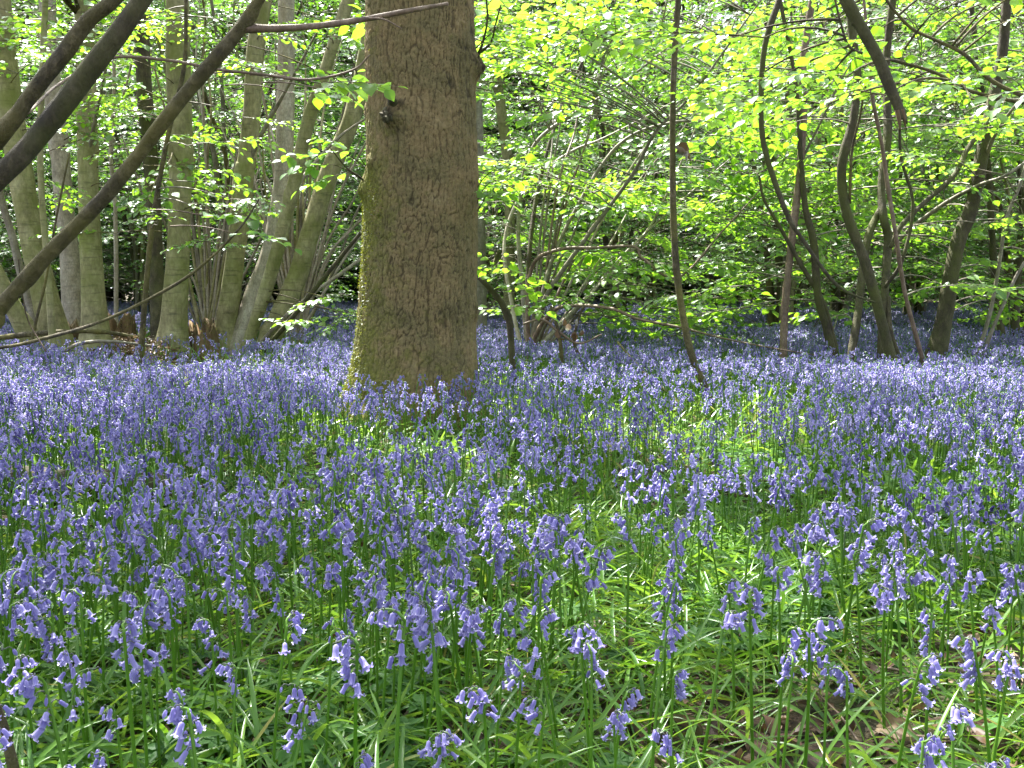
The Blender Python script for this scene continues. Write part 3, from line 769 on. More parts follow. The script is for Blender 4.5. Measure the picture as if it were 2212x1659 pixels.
# hazel bush with long arching rods
HB = [(1275, 500, 7), (1220, 570, 9), (1170, 640, 10), (1150, 730, 12), (1146, 790, 14)]
hb = tree_thing('hazel_bush', 'spreading hazel bush with long grey rods arching away from beside the mossy stub', 'bush', HB, 8.0, 'hazel bushes')
rods = []
for px, mat in [([(1600, 60, 4, 7.0), (1492, 208, 6, 7.2), (1417, 284, 7, 7.3), (1365, 379, 8, 7.5), (1275, 502, 9, 7.7), (1180, 640, 11, 7.9), (1150, 740, 12, 8), (1148, 800, 13, 8)], M_GREY),
                ([(1480, 330, 4, 8.3), (1410, 480, 6, 8.3), (1330, 580, 7, 8.2), (1230, 680, 9, 8.1), (1160, 760, 11, 8.05), (1150, 800, 12, 8)], M_WHITE),
                ([(1420, 120, 4, 8.6), (1330, 190, 6, 8.6), (1240, 245, 7, 8.5), (1150, 320, 8, 8.4), (1120, 470, 9, 8.3), (1130, 640, 10, 8.1), (1142, 790, 11, 8)], M_GREY),
                ([(1300, 300, 4, 8.8), (1230, 330, 6, 8.8), (1140, 400, 7, 8.7), (1090, 520, 8, 8.5), (1110, 680, 9, 8.2), (1138, 790, 10, 8)], M_WHITE),
                ([(1560, 500, 4, 7.4), (1465, 599, 5, 7.4), (1389, 559, 6, 7.4), (1370, 533, 6, 7.4), (1289, 535, 7, 7.5), (1204, 540, 8, 7.6), (1150, 575, 9, 7.8), (1140, 690, 10, 7.9), (1146, 795, 11, 8)], M_RUST),
                ([(1560, 730, 4, 7.0), (1474, 708, 5, 7.1), (1379, 689, 6, 7.2), (1322, 667, 7, 7.3), (1247, 660, 8, 7.5), (1195, 672, 8, 7.7), (1155, 730, 10, 7.9), (1148, 800, 11, 8)], M_RUST),
                ([(1290, 70, 5, 9), (1210, 240, 7, 8.8), (1160, 420, 9, 8.5), (1140, 600, 10, 8.2), (1140, 790, 12, 8)], M_DARK),
                ([(1700, 250, 4, 8.4), (1580, 262, 5, 8.4), (1450, 265, 6, 8.4), (1340, 310, 7, 8.4), (1250, 440, 8, 8.3), (1180, 600, 9, 8.1), (1150, 790, 11, 8)], M_GREY)]:
    _, c = wood('stem', px, 8, mat, hb, top=.8, sides=8, lump=.07, knots=3)
    rods.append(c)
tg = []
for band in [(14, 1040, 1330, 150, 230, 6.4, 8.2), (13, 1180, 1480, 50, 150, 6.3, 8.0), (12, 1050, 1250, 330, 440, 7.2, 9.4), (30, 1180, 1500, 360, 470, 7.6, 9.8), (26, 1100, 1440, 490, 590, 7.6, 9.8),
             (8, 1130, 1300, 570, 690, 7.6, 9.4), (12, 1280, 1540, 640, 730, 7.4, 9.4), (7, 1250, 1560, 180, 330, 6.4, 8.4), (6, 1330, 1600, -60, 60, 6.3, 8), (7, 1040, 1250, 20, 140, 6.3, 8), (16, 1480, 1760, 380, 520, 7.6, 9.4)]:
    tg += targets_px(*band)
crown_to(hb, rods, tg, tint=.08, size=(.5, .95), spread=.8)

random.seed(31)
def rod_fan(thing, px0, d, ends, mats, w=(3, 9)):
    for k, (x, y) in enumerate(ends):
        mx, my = px0[0] + (x - px0[0]) * random.uniform(.34, .56), px0[1] + (y - px0[1]) * random.uniform(.42, .62)
        dd = d + random.uniform(-.7, .7)
        c = [(x, y, w[0], dd), ((x + mx) / 2 + random.uniform(-14, 14), (y + my) / 2 - random.uniform(0, 14), (w[0] + w[1]) / 2, (d + dd) / 2), (mx, my, w[1] - 1, d), (px0[0] + random.uniform(-12, 12), px0[1], w[1], d)]
        wood('stem', c, d, mats[k % len(mats)], thing, sides=6, lump=.07, top=.5)
rod_fan(hb, (1150, 790), 8.2, [(1330 + random.uniform(-140, 330), random.uniform(120, 560)) for _ in range(13)], [M_GREY, M_WHITE, M_RUST, M_GREY], (2, 7))
hz = tree_thing('hazel_bush', 'bare hazel bush of thin pale criss-crossing rods between the four poles and the oak', 'bush', [(640, 500, 8), (640, 740, 10)], 10.6, 'hazel bushes')
rod_fan(hz, (640, 745), 10.6, [(random.uniform(470, 860), random.uniform(40, 600)) for _ in range(34)], [M_WHITE, M_GREY, M_PALE, M_WHITE], (2, 7))
hz2 = tree_thing('hazel_bush', 'bare hazel bush of thin pale rods rising between the double-stemmed tree and the four poles', 'bush', [(450, 500, 8), (450, 740, 10)], 11.0, 'hazel bushes')
rod_fan(hz2, (450, 745), 11.0, [(random.uniform(240, 640), random.uniform(-20, 560)) for _ in range(30)], [M_WHITE, M_PALE, M_GREY], (2, 7))

# broken twiggy bits with brown leaves in front of the hazel bush
t = empty('dead_sapling', P(1240, 860, 6.3) * np.array((1, 1, 0)), 'low broken dead sapling with a few curled rusty leaves in front of the hazel bush', 'sapling')
wood('stem', [(1190, 660, 5), (1205, 712, 8), (1212, 760, 10), (1216, 830, 11), (1218, 870, 12)], 6.3, M_BROWN, t, sides=7, lump=.12)
wood('branch', [(1262, 655, 4), (1245, 705, 6), (1240, 740, 7), (1256, 780, 7), (1268, 830, 7)], 6.35, M_BROWN, t, sides=6)
wood('branch', [(1130, 700, 5), (1170, 690, 6), (1205, 715, 7), (1250, 742, 5), (1300, 722, 4)], 6.3, M_RUST, t, ground=False, sides=6)
mb = MB(); pp = np.array([P(random.uniform(1195, 1262), random.uniform(690, 735), 6.28) for _ in range(9)])
mb.inst(LEAF_HI, rot_to(rng.normal(0, 1, (9, 3)) + np.array((0, 0, -.8)), roll=rng.uniform(0, 6, 9)) * rng.uniform(.04, .06, 9)[:, None, None], pp, tint=rng.uniform(.2, .7, 9))
mb.build('leaves', M_DEAD, t, origin=t.location)

R1 = [(1466, -10, 12), (1455, 166, 13), (1453, 331, 13), (1455, 473, 14), (1465, 615, 15), (1491, 757, 16), (1520, 830, 16), (1548, 905, 17)]
t = tree_thing('sapling', 'tall bare dark sapling standing alone in the open, rusty dead leaves caught on it', 'sapling', R1, 5.1, 'thin bare saplings')
_, c1 = wood('stem', R1, 5.1, M_BROWN, t, top=1.5, sides=12, knots=5)
for px_, d_, sz_, ro_ in (((1458, 318), (.8, -.3, -.45), .095, .6), ((1460, 330), (1, -.2, -.1), .08, -.5)):
    mb = MB(); mb.inst(LEAF_HI, rot_to(np.array([d_]), roll=np.array([ro_])) * sz_ * np.array((1.1, 1, 4.5)), P(*px_, 5.06)[None], tint=np.array([.45]))
    mb.build('dead_leaf', M_DEAD, t, origin=t.location)

R2 = [(1690, -20, 14), (1653, 95, 13), (1644, 213, 12), (1649, 308, 12), (1677, 402, 12), (1705, 473, 11), (1729, 511, 9), (1786, 592, 8), (1828, 630, 6), (1890, 653, 4)]
t = empty('hanging_branch', P(1690, -20, 3.9), 'long dark bare branch bowing down in an arc from above with a small spur', 'branch')
wood('branch', R2, 4.0, M_DARK, t, ground=False, top=1.2, sides=12, lump=.08, knots=6)
wood('spur', [(1626, 232, 2), (1634, 215, 4), (1645, 196, 7)], 4.0, M_DARK, t, ground=False, sides=6)
t = empty('broken_branch', P(1828, -10, 3.0), 'thick broken branch hanging down from above with a torn pale splintered end', 'branch')
wood('branch', [(1822, -12, 25), (1862, 62, 25), (1895, 123, 24), (1923, 190, 21), (1940, 230, 20), (1950, 262, 19)], 3.0, M_DARK, t, ground=False, top=.8, sides=16, lump=.09, knots=5, rag=.02)
wood('torn_wood', [(1938, 238, 9), (1942, 260, 8), (1944, 278, 4)], 2.985, M_ROT, t, ground=False, sides=6, rag=.012, lump=.2)
wood('torn_wood', [(1948, 236, 10), (1953, 258, 8), (1957, 276, 3)], 2.99, M_ROT, t, ground=False, sides=6, rag=.012, lump=.2)

R3 = [(1756, -10, 15), (1734, 142, 16), (1736, 237, 16), (1727, 379, 16), (1710, 521, 16), (1696, 663, 16), (1692, 760, 18)]
t = tree_thing('sapling', 'straight pinkish-brown sapling rising beside the bowing bare branch', 'sapling', R3, 7.0, 'thin bare saplings')
_, c1 = wood('stem', R3, 7.0, M_RUST, t, top=2, sides=12, knots=4)
wood('branch', [(1900, 60, 3, 6.6), (1830, 150, 4, 6.7), (1770, 270, 5, 6.9), (1735, 340, 6, 7)], 7, M_GREY, t, ground=False, sides=6)
crown_to(t, [c1], targets_px(26, 1560, 1820, 0, 640, 7.0, 8.6), size=(.5, .9), tint=.05)
POLES.append((t, c1))

R4 = [(1834, -10, 15), (1842, 80, 17), (1852, 166, 18), (1843, 260, 19), (1821, 341, 20), (1819, 402, 20), (1833, 473, 21), (1866, 559, 22), (1890, 639, 23), (1914, 734, 24), (1935, 810, 27)]
t = tree_thing('hazel_clump', 'clump of curving dark hazel stems, one with a strong S bend', 'bush', R4, 6.28, 'hazel bushes')
_, c1 = wood('stem', R4, 6.28, M_DARK, t, top=2, sides=16, knots=5)
_, c2 = wood('stem', [(1930, -10, 15, 6.88), (1914, 142, 16, 6.88), (1918, 284, 17, 6.79), (1904, 402, 17, 6.71), (1909, 473, 18, 6.62), (1918, 521, 18, 6.62), (1909, 663, 18, 6.45), (1902, 800, 20, 6.36)], 6.62, M_DARK, t, top=2, sides=14, knots=3)
_, c3 = wood('stem', [(1870, 40, 6, 5.93), (1881, 142, 7, 5.93), (1885, 213, 8, 5.93), (1904, 308, 8, 5.98), (1918, 402, 9, 6.02), (1937, 521, 9, 6.02), (1956, 639, 9, 6.11), (1994, 781, 10, 6.19), (2003, 830, 11, 6.19)], 6.02, M_RUST, t, top=1.5, sides=10, knots=3)
_, c4 = wood('stem', [(1908, 440, 14, 6.71), (1876, 510, 17, 6.62), (1862, 600, 17, 6.54), (1852, 687, 17, 6.45), (1836, 780, 18, 6.36)], 6.54, M_DARK, t, sides=12)
wood('branch', [(1975, 160, 3, 6.19), (1950, 200, 5, 6.28), (1945, 330, 6, 6.36), (1972, 440, 7, 6.36), (1950, 560, 8, 6.36), (1912, 620, 9, 6.45)], 6.36, M_DARK, t, ground=False, sides=8)
wood('branch', [(1888, 140, 3, 5.93), (1868, 190, 4, 6.02), (1858, 250, 5, 6.11), (1840, 330, 6, 6.19), (1835, 440, 7, 6.28)], 6.19, M_BROWN, t, ground=False, sides=7)
_, c5 = wood('stem', [(1920, 640, 9, 6.45), (1925, 720, 10, 6.36), (1960, 815, 11, 6.28)], 6.36, M_DARK, t, sides=9)
crown_to(t, [c1, c2, c3], targets_px(40, 1700, 2140, -30, 660, 7.3, 9.4) + targets_px(9, 1720, 2140, 150, 660, 6.2, 7.0), size=(.45, .9))
POLES.append((t, c2))

R8 = [(1689, 20, 8), (1720, 190, 9), (1729, 331, 10), (1740, 450, 13), (1757, 521, 16), (1767, 639, 17), (1786, 710, 18), (1806, 800, 20)]
t = tree_thing('hazel_clump', 'two mossy hazel stems bending together just behind the straight pinkish sapling', 'bush', R8, 6.96, 'hazel bushes')
_, c1 = wood('stem', R8, 6.96, M_DARK, t, top=2, sides=14, knots=3)
_, c2 = wood('stem', [(1640, 380, 5), (1650, 430, 6), (1690, 500, 8), (1735, 580, 10), (1776, 650, 11), (1800, 730, 12), (1814, 800, 14)], 6.96, M_DARK, t, sides=10)
crown_to(t, [c1, c2], targets_px(26, 1560, 1860, 200, 700, 7.0, 9.0), size=(.5, .9), tint=.05)

R9 = [(2176, -10, 20), (2165, 118, 23), (2146, 213, 24), (2122, 331, 26), (2098, 450, 29), (2070, 521, 30), (2051, 615, 33), (2037, 700, 36), (2014, 800, 46)]
t = tree_thing('forked_tree', 'dark leaning tree with a forking branch at mid height, the thickest trunk in the greenery', 'tree', R9, 6.96)
_, c1 = wood('trunk', R9, 6.96, M_DARK, t, top=3.5, sides=20, knots=5, flare=.1)
wood('branch', [(2290, 120, 4, 6.44), (2200, 220, 6, 6.61), (2150, 290, 8, 6.79), (2130, 340, 9, 6.96)], 6.79, M_GREY, t, ground=False, sides=8)
wood('branch', [(2160, 205, 9, 6.96), (2128, 270, 10, 6.87), (2090, 322, 11, 6.79), (2060, 380, 11, 6.70), (1994, 440, 11, 6.61), (1947, 488, 11, 6.53), (1923, 535, 10, 6.53)], 6.79, M_DARK, t, ground=False, sides=9)
wood('branch', [(2230, 340, 6, 6.61), (2170, 380, 7, 6.70), (2115, 400, 8, 6.87), (2040, 440, 9, 7.13), (1960, 500, 8, 7.31), (1930, 545, 7, 7.39)], 6.96, M_GREY, t, ground=False, sides=8)
crown_to(t, [c1], targets_px(36, 1960, 2330, -40, 700, 7.9, 9.8) + targets_px(5, 2000, 2330, 0, 400, 6.0, 6.8), size=(.45, .9), tint=-.04)
POLES.append((t, c1))

R13 = [(2230, 300, 6), (2202, 402, 7), (2174, 473, 8), (2155, 592, 8), (2136, 687, 9), (2106, 780, 9)]
t = tree_thing('sapling', 'thin grey sapling slanting beside the dark leaning tree', 'sapling', R13, 7.4, 'thin bare saplings')
_, c1 = wood('stem', R13, 7.4, M_GREY, t, sides=8, top=1)
wood('stem', [(2290, 470, 6), (2212, 568, 7), (2165, 663, 8), (2130, 748, 9), (2120, 800, 9)], 7.6, M_GREY, t, sides=8)
crown_to(t, [c1], targets_px(8, 2120, 2330, 300, 650, 6.8, 8), size=(.4, .8))
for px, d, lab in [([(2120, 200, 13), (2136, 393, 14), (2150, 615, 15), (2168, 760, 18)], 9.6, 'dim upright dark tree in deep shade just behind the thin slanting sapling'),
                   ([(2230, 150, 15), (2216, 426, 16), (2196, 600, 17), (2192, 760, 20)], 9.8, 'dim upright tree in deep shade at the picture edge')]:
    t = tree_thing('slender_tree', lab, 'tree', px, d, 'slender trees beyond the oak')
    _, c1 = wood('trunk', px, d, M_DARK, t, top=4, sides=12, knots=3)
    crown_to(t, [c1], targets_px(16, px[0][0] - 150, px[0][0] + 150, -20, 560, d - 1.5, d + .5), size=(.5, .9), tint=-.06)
# two leafy branches reaching in overhead from a hazel outside the frame
t = empty('overhanging_branch', P(1933, 24, 4.4), 'thin brown branches reaching across the upper corner with large hazel leaves', 'branch')
_, c1 = wood('branch', [(2330, 250, 10, 4.2), (2212, 208, 9, 4.2), (2136, 170, 9, 4.25), (2084, 118, 8, 4.3), (2018, 85, 7, 4.35), (1970, 62, 7, 4.4), (1933, 24, 6, 4.4), (1900, -20, 5, 4.4)], 4.3, M_BROWN, t, ground=False, sides=9, knots=3)
_, c2 = wood('branch', [(2330, 232, 9, 4), (2212, 222, 8, 4), (2089, 194, 7, 4), (2018, 156, 7, 4), (1900, 123, 6, 4), (1838, 104, 6, 4), (1816, 50, 5, 4), (1800, -20, 5, 4)], 4, M_BROWN, t, ground=False, sides=9, knots=3)
crown_to(t, [c1, c2], targets_px(24, 1560, 2300, -60, 230, 3.4, 4.8), size=(.4, .6), tint=.05, bark=M_BROWN)

# ------------------------------------------------------------------ stumps, heap and log
def stump(name, label, cat, px, py, d, w, h, jag, seed):
    g = P(px, py, d); loc = Vector((g[0], g[1], 0))
    t = empty(name, loc, label, cat)
    n, m = 36, 14
    a = np.linspace(0, 2 * math.pi, n, endpoint=False)
    r0 = w * .5 * d / FPX
    tops = h * (0.75 + jag * fbm(np.stack([np.cos(a) * 2, np.sin(a) * 2, a * 0 + seed], -1), 1.3, 3))
    mb = MB()
    zz = np.linspace(0, 1, m)
    v = []
    for k in zz:
        z = -0.05 + (tops + .05) * k
        rr = r0 * (1.25 - 0.35 * k) * (1 + 0.16 * fbm(np.stack([np.cos(a), np.sin(a), a * 0 + k * .4 + seed], -1), 2.6, 3))
        v.append(np.stack([np.cos(a) * rr, np.sin(a) * rr, z], -1))
    for f, dz in ((.7, -.03), (.3, -.10)):
        v.append(np.stack([v[m - 1][:, 0] * f, v[m - 1][:, 1] * f, v[m - 1][:, 2] + dz], -1))
    V = np.array(v); M_ = len(V)
    i, j = np.meshgrid(np.arange(M_ - 1), np.arange(n), indexing='ij')
    q = np.stack([i * n + j, i * n + (j + 1) % n, (i + 1) * n + (j + 1) % n, (i + 1) * n + j], -1).reshape(-1, 4)
    mb.add(V.reshape(-1, 3), q)
    mb.build('wood', M_ROT, t)
    mm = MB()
    k = 1500; ia = rng.integers(0, n, k); ii = rng.integers(2, M_ - 3, k)
    p = V[ii, ia] * (1, 1, 1) + rng.normal(0, .008, (k, 3))
    nr = np.stack([np.cos(a[ia]), np.sin(a[ia]), np.full(k, .4)], -1) + rng.normal(0, .5, (k, 3))
    tv = np.array([(-.3, 0, 0), (.3, 0, 0), (0.05, 1, .1)]); tt = [(tv, np.zeros((0, 4), int), np.array([(0, 1, 2)]), 0, np.zeros(3))]
    keep = fbm(p, 6, 2) > 0.05
    mm.inst(tt, rot_to(nr[keep]) * rng.uniform(.01, .022, keep.sum())[:, None, None], p[keep], tint=rng.uniform(0, .8, keep.sum()))
    tag(mm.build('moss', M_MOSS, t), kind='stuff')
    return t
stump('tree_stump', 'jagged rotten tree stump standing between two pale coppice trees', 'stump', 438, 740, 9.3, 66, .42, .35, 1.0)
stump('tree_stump', 'broken reddish stump in the heap of brown leaves beside the single coppice tree', 'stump', 262, 735, 9.4, 62, .46, .3, 4.0)
stump('tree_stump', 'low mossy stump in the shade at the foot of the leaning grey tree', 'stump', 165, 740, 9.6, 80, .40, .25, 8.0)
def log(name, label, pts, rad, mat, sides=18):
    c = smooth_path(np.hstack([np.array(pts, float), np.array(rad, float)[:, None]]), 10)
    o = Vector(((pts[0][0] + pts[-1][0]) / 2, (pts[0][1] + pts[-1][1]) / 2, 0))
    mb = MB(); tube(mb, c[:, :3], c[:, 3], sides, .14, seed=random.uniform(0, 9), knots=6, rag=.03)
    ob = mb.build(name, mat, None, origin=o)
    tag(ob, label, 'log')
    return ob
log('fallen_log', 'dark rotting log lying hidden among the bluebells on the shady side', [(-1.75, 3.08, .07), (-1.4, 3.02, .08), (-1.1, 3.0, .07), (-.92, 2.95, .05)], [.06, .055, .05, .04], M_DARK)
log('fallen_branch', 'brown fallen branch lying across the ground under the leaning grey tree', [(-4.4, 8.6, .25), (-3.9, 8.5, .3), (-3.5, 8.6, .3), (-3.2, 8.8, .22)], [.024, .022, .02, .016], M_BROWN, 10)
log('fallen_branch', 'thin dead branch poking up from the litter beside the single coppice tree', [(-3.9, 8.3, .02), (-3.6, 8.25, .2), (-3.3, 8.2, .24), (-2.9, 8.2, .2)], [.018, .016, .014, .008], M_GREY, 8)
log('fallen_branch', 'slim bare stick lying low in the bluebells in front of the lone dark sapling', [(.62, 5.9, .36), (.72, 5.5, .22), (.85, 5.2, .1), (.95, 4.9, -.02)], [.006, .008, .009, .01], M_BROWN, 8)

# ------------------------------------------------------------------ hazel shrubs filling the wood behind
def shrub_proto(seed, height, n_stem, n_spray, spread, label, leaf_tint):
    g = np.random.default_rng(seed); random.seed(seed)
    root = bpy.data.objects.new('hazel_shrub', None)
    stems = []; objs = []
    for k in range(n_stem):
        a = g.uniform(0, 2 * math.pi); out = spread * g.uniform(.35, 1); H = height * g.uniform(.6, 1.05)
        u = np.linspace(0, 1, 7)
        c = np.stack([np.cos(a) * out * u ** g.uniform(1.0, 2.2) + g.normal(0, .10, 7) * u, np.sin(a) * out * u ** 1.6 + g.normal(0, .10, 7) * u, H * (u - .10 * u ** 2) - .08], -1)
        c[0, :2] = (math.cos(a) * .14, math.sin(a) * .14)
        c = smooth_path(c, 4); r = np.linspace(g.uniform(.022, .05), .007, len(c))
        mb = MB(); tube(mb, c, r, 7, .06, seed=k)
        objs.append(mb.build('stem', [M_GREY, M_BROWN, M_DARK, M_PALE][k % 4], root)); stems.append(c)
    mb = MB(); allp = np.vstack(stems); pos, dirs = [], []
    for k in range(n_spray):
        p = allp[g.integers(3, len(allp))]
        if p[2] < .55 and g.random() < .75: continue
        a = g.uniform(0, 2 * math.pi); L = g.uniform(.15, 1.2)
        e = p + np.array((math.cos(a) * L, math.sin(a) * L, g.uniform(-.05, .45) * L + .05))
        if e[2] < .45: continue
        connect(mb, p, e, .005, .003, 1, .08)
        pos.append(e); dirs.append((math.cos(a) + g.normal(0, .4), math.sin(a) + g.normal(0, .4), g.normal(-.03, .1)))
    for k in range(46):                                         # bare thin twigs
        p = allp[g.integers(1, len(allp))]; a = g.uniform(0, 6.28); L = g.uniform(.5, 1.6)
        connect(mb, p, p + np.array((math.cos(a) * L * .7, math.sin(a) * L * .7, L * g.uniform(.2, .9))), .007, .002, 1, .05)
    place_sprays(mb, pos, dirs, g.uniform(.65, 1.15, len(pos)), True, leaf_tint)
    objs.append(mb.build('crown', [M_SHRUB_SHADED, M_GREY], root))
    return root, objs
PROTOS = [shrub_proto(101, 5.2, 9, 190, 1.7, '', .05), shrub_proto(102, 6.4, 7, 210, 1.5, '', 0), shrub_proto(103, 7.6, 8, 250, 2.0, '', -.05),
          shrub_proto(104, 4.4, 10, 170, 1.9, '', .08)]
random.seed(77)
SHRUB_KIND = ['bushy hazel shrub', 'upright hazel shrub', 'tall wide hazel shrub', 'low spreading hazel shrub']
spots = []
def try_spots(n, y0, y1, gap, xr=lambda y: .62 * y):
    k = 0
    for _ in range(n * 40):
        y = random.uniform(y0, y1); x = random.uniform(-xr(y), xr(y))
        if all((x - a) ** 2 + (y - b) ** 2 > gap ** 2 for a, b in spots): spots.append((x, y)); k += 1
        if k >= n: break
for s in [(3.0, 11.2), (5.4, 10.8), (1.3, 12.6), (7.2, 12.0), (-6.6, 11.8), (-.9, 13.2), (-3.6, 13.0), (4.3, 13.4)]: spots.append(s)
try_spots(12, 13.5, 18, 1.9)
try_spots(18, 18, 25, 2.3)
used_p = set()
order = sorted(range(len(spots)), key=lambda i: (spots[i][1], spots[i][0]))
def place_word(x, y):
    px = 1106 + FPX * x / y
    side = 'beyond the olive-grey trees' if px < 500 else 'beyond the four pale poles' if px < 800 else 'behind the oak' if px < 1040 else 'beyond the hazel bush' if px < 1450 else 'behind the lone dark sapling' if px < 1700 else 'behind the curving hazel stems' if px < 2000 else 'beyond the dark leaning tree'
    dist = 'just behind the open bluebell floor' if y < 13.5 else 'in the second rank of greenery' if y < 18 else 'deep in the wood'
    return side, dist
for n_, i in enumerate(order):
    x, y = spots[i]
    k = n_ % 4 if y > 13.4 else [0, 3, 1, 0, 2, 1, 2, 3][i % 8]
    root, objs = PROTOS[k]
    if k not in used_p:
        r = root; COL.objects.link(r); used_p.add(k)
    else:
        r = root.copy(); COL.objects.link(r)
        for o in objs:
            c = o.copy(); COL.objects.link(c); c.parent = r
    r.location = (x, y, float(ground_z(x, y))); r.rotation_euler = (0, 0, random.uniform(0, 6.28)); s_ = random.uniform(.9, 1.15)
    r.scale = (s_, s_, s_ * random.uniform(.92, 1.1))
    side, dist = place_word(x, y)
    tag(r, SHRUB_KIND[k] + ' ' + side + (', ' + dist if len((SHRUB_KIND[k] + side + dist).split()) <= 16 else ''), 'shrub', 'hazel shrubs filling the wood')

# the wood beyond, one green mass
def far_wood():
    mb = MB(); g = np.random.default_rng(5)
    n = 620
    ang = g.uniform(-.78, .78, n); dist = g.uniform(26, 44, n)
    pos, dirs = [], []
    for a, d in zip(ang, dist):
        x, y = math.sin(a) * d, math.cos(a) * d
        H = g.uniform(7, 14); lean = g.normal(0, .6, 2)
        c = np.array([(x, y, -.1), (x + lean[0] * .3, y + lean[1] * .3, H * .35), (x + lean[0], y + lean[1], H)])
        tube(mb, smooth_path(c, 3), np.linspace(g.uniform(.04, .12), .02, 7), 5, 0, .5, 1)
        for _ in range(24):
            z = H * g.uniform(.06, 1)
            b = g.uniform(0, 6.28); L = g.uniform(.2, 1.7)
            pos.append((x + lean[0] * z / H + math.cos(b) * L, y + lean[1] * z / H + math.sin(b) * L, z)); dirs.append((math.cos(b), math.sin(b), g.normal(-.1, .15)))
    for _ in range(1300):                                            # high crown sprays added to shade everything beyond the clearing
        y = g.uniform(21, 46); x = g.uniform(-36, 26)
        pos.append((x, y, g.uniform(8.5, 14))); b = g.uniform(0, 6.28); dirs.append((math.cos(b), math.sin(b), g.normal(0, .2)))
    for _ in range(700):                                            # brush near the ground
        a = g.uniform(-.72, .72); d = g.uniform(24, 42); b = g.uniform(0, 6.28)
        pos.append((math.sin(a) * d, math.cos(a) * d, g.uniform(.1, 1.6))); dirs.append((math.cos(b), math.sin(b), g.normal(.3, .3)))
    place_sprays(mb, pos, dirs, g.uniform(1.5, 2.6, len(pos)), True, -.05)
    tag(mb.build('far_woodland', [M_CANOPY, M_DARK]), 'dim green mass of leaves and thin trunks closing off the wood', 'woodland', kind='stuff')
far_wood()

# ------------------------------------------------------------------ unseen crown sprays overhead, added where they cast the wanted shade
def shade_crowns():
    g = np.random.default_rng(9)
    cot = 1 / math.tan(SUN_EL); sd = np.array((math.sin(SUN_AZ), math.cos(SUN_AZ)))
    trees = [(OAK, np.array((OAK.location.x, OAK.location.y)))] + [(t, np.array((t.location.x, t.location.y))) for t, c in POLES]
    bag = {}
    def want(x, y):
        if y < 1.5: return .44 - (.2 if x > .2 else 0)
        if y < 4.0:
            f = .76 if x < -.1 else .50 if x < .5 else .24
            if y > 3.3: f *= .45
            return f
        return .012
    tries = 0; n = 0
    while n < 205 and tries < 60000:
        tries += 1
        x, y = g.uniform(-5.5, 5.5), g.uniform(-.4, 14)
        if abs(x) > .75 * y + 1.6: continue
        clump = float(fbm(np.array([[x, y, 0]]), 0.9, 2)[0]) * .28
        if g.random() > want(x, y) + clump * want(x, y) * 2: continue
        z = g.uniform(3.6, 8.5)
        c = np.array((x, y)) + sd * z * cot
        if z < .68 + max(c[1], .3) * .30 + .7: continue
        d = [np.hypot(*(c - xy)) for t, xy in trees]; k = int(np.argmin(d))
        bag.setdefault(k, []).append((c[0], c[1], z)); n += 1
    for k, pts in bag.items():
        root, xy = trees[k]
        mb = MB(); pts = np.array(pts)
        dirs = np.hstack([pts[:, :2] - xy, np.zeros((len(pts), 1))]) + g.normal(0, .5, (len(pts), 3)) * (1, 1, .2)
        for p in pts[::2]:
            a = np.array((xy[0], xy[1], max(p[2] - 1.4 - .3 * np.hypot(*(p[:2] - xy)), 3.0)))
            connect(mb, a, p, .018, .004, 1, .12)
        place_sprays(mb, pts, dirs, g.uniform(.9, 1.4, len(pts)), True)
        mb.build('crown', [M_CANOPY, M_BROWN], root, origin=root.location)  # unseen part of the crown, shaped to shade the floor
    return n
shade_crowns()

# ------------------------------------------------------------------ bluebells
def bell(kind, hi, seed=0):
    """hanging flower along -Z from (0,0,0): kind open / tube / bud; rolled-back petal tips on the open ones"""
    g = np.random.default_rng(seed)
    n = 12 if hi == 2 else 6 if hi == 1 else 4
    if kind == 'bud': prof = [(0, .0012), (.18, .0022), (.6, .0026), (1, .0008)]; L = .011
    elif kind == 'tube': prof = [(0, .0015), (.10, .0034), (.5, .0036), (.85, .0034), (1.0, .0040)]; L = .0165
    else: prof = [(0, .0015), (.10, .0036), (.45, .0040), (.78, .0044), (.95, .0062)]; L = .0175
    if hi == 0: prof = [prof[0], prof[2], prof[-1]]
    a = np.linspace(0, 2 * math.pi, n, endpoint=False)
    ridge = 1 + (.05 * np.cos(6 * a) if hi == 2 else 0)
    rings = [np.stack([np.cos(a) * r * ridge, np.sin(a) * r * ridge, np.full(n, -t * L)], -1) for t, r in prof]
    V = np.array(rings); m = len(V)
    i, j = np.meshgrid(np.arange(m - 1), np.arange(n), indexing='ij')
    q = np.stack([i * n + j, i * n + (j + 1) % n, (i + 1) * n + (j + 1) % n, (i + 1) * n + j], -1).reshape(-1, 4)
    mb = MB()
    tint = np.repeat(np.linspace(-.10, .02, m), n) + (np.tile(np.where(np.arange(n) % 2, .05, -.05), m) if hi == 2 else 0)
    mb.add(V.reshape(-1, 3), q, tint=tint)
    if kind == 'open' and hi:
        k = 6 if hi == 2 else 4
        for s in range(k):
            b = 2 * math.pi * s / k + .2
            c, sn = math.cos(b), math.sin(b); w = .0026 if hi == 2 else .0034
            def pt(r, z, o): return (c * r - sn * o, sn * r + c * o, z)
            mb.add([pt(.0056, -.0155, -w), pt(.0056, -.0155, w), pt(.0088, -.0182, w * .8), pt(.0088, -.0182, -w * .8), pt(.0112, -.0158, w * .3), pt(.0112, -.0158, -w * .3)],
                   [(0, 1, 2, 3), (3, 2, 4, 5)], tint=-.04)
    elif kind == 'open':
        r, z = .0090, -.0185
        mb.add([(r, 0, z), (0, r, z), (-r, 0, z), (0, -r, z), (0, 0, -.0125)], None, [(0, 1, 4), (1, 2, 4), (2, 3, 4), (3, 0, 4)], tint=.0)
    return mb
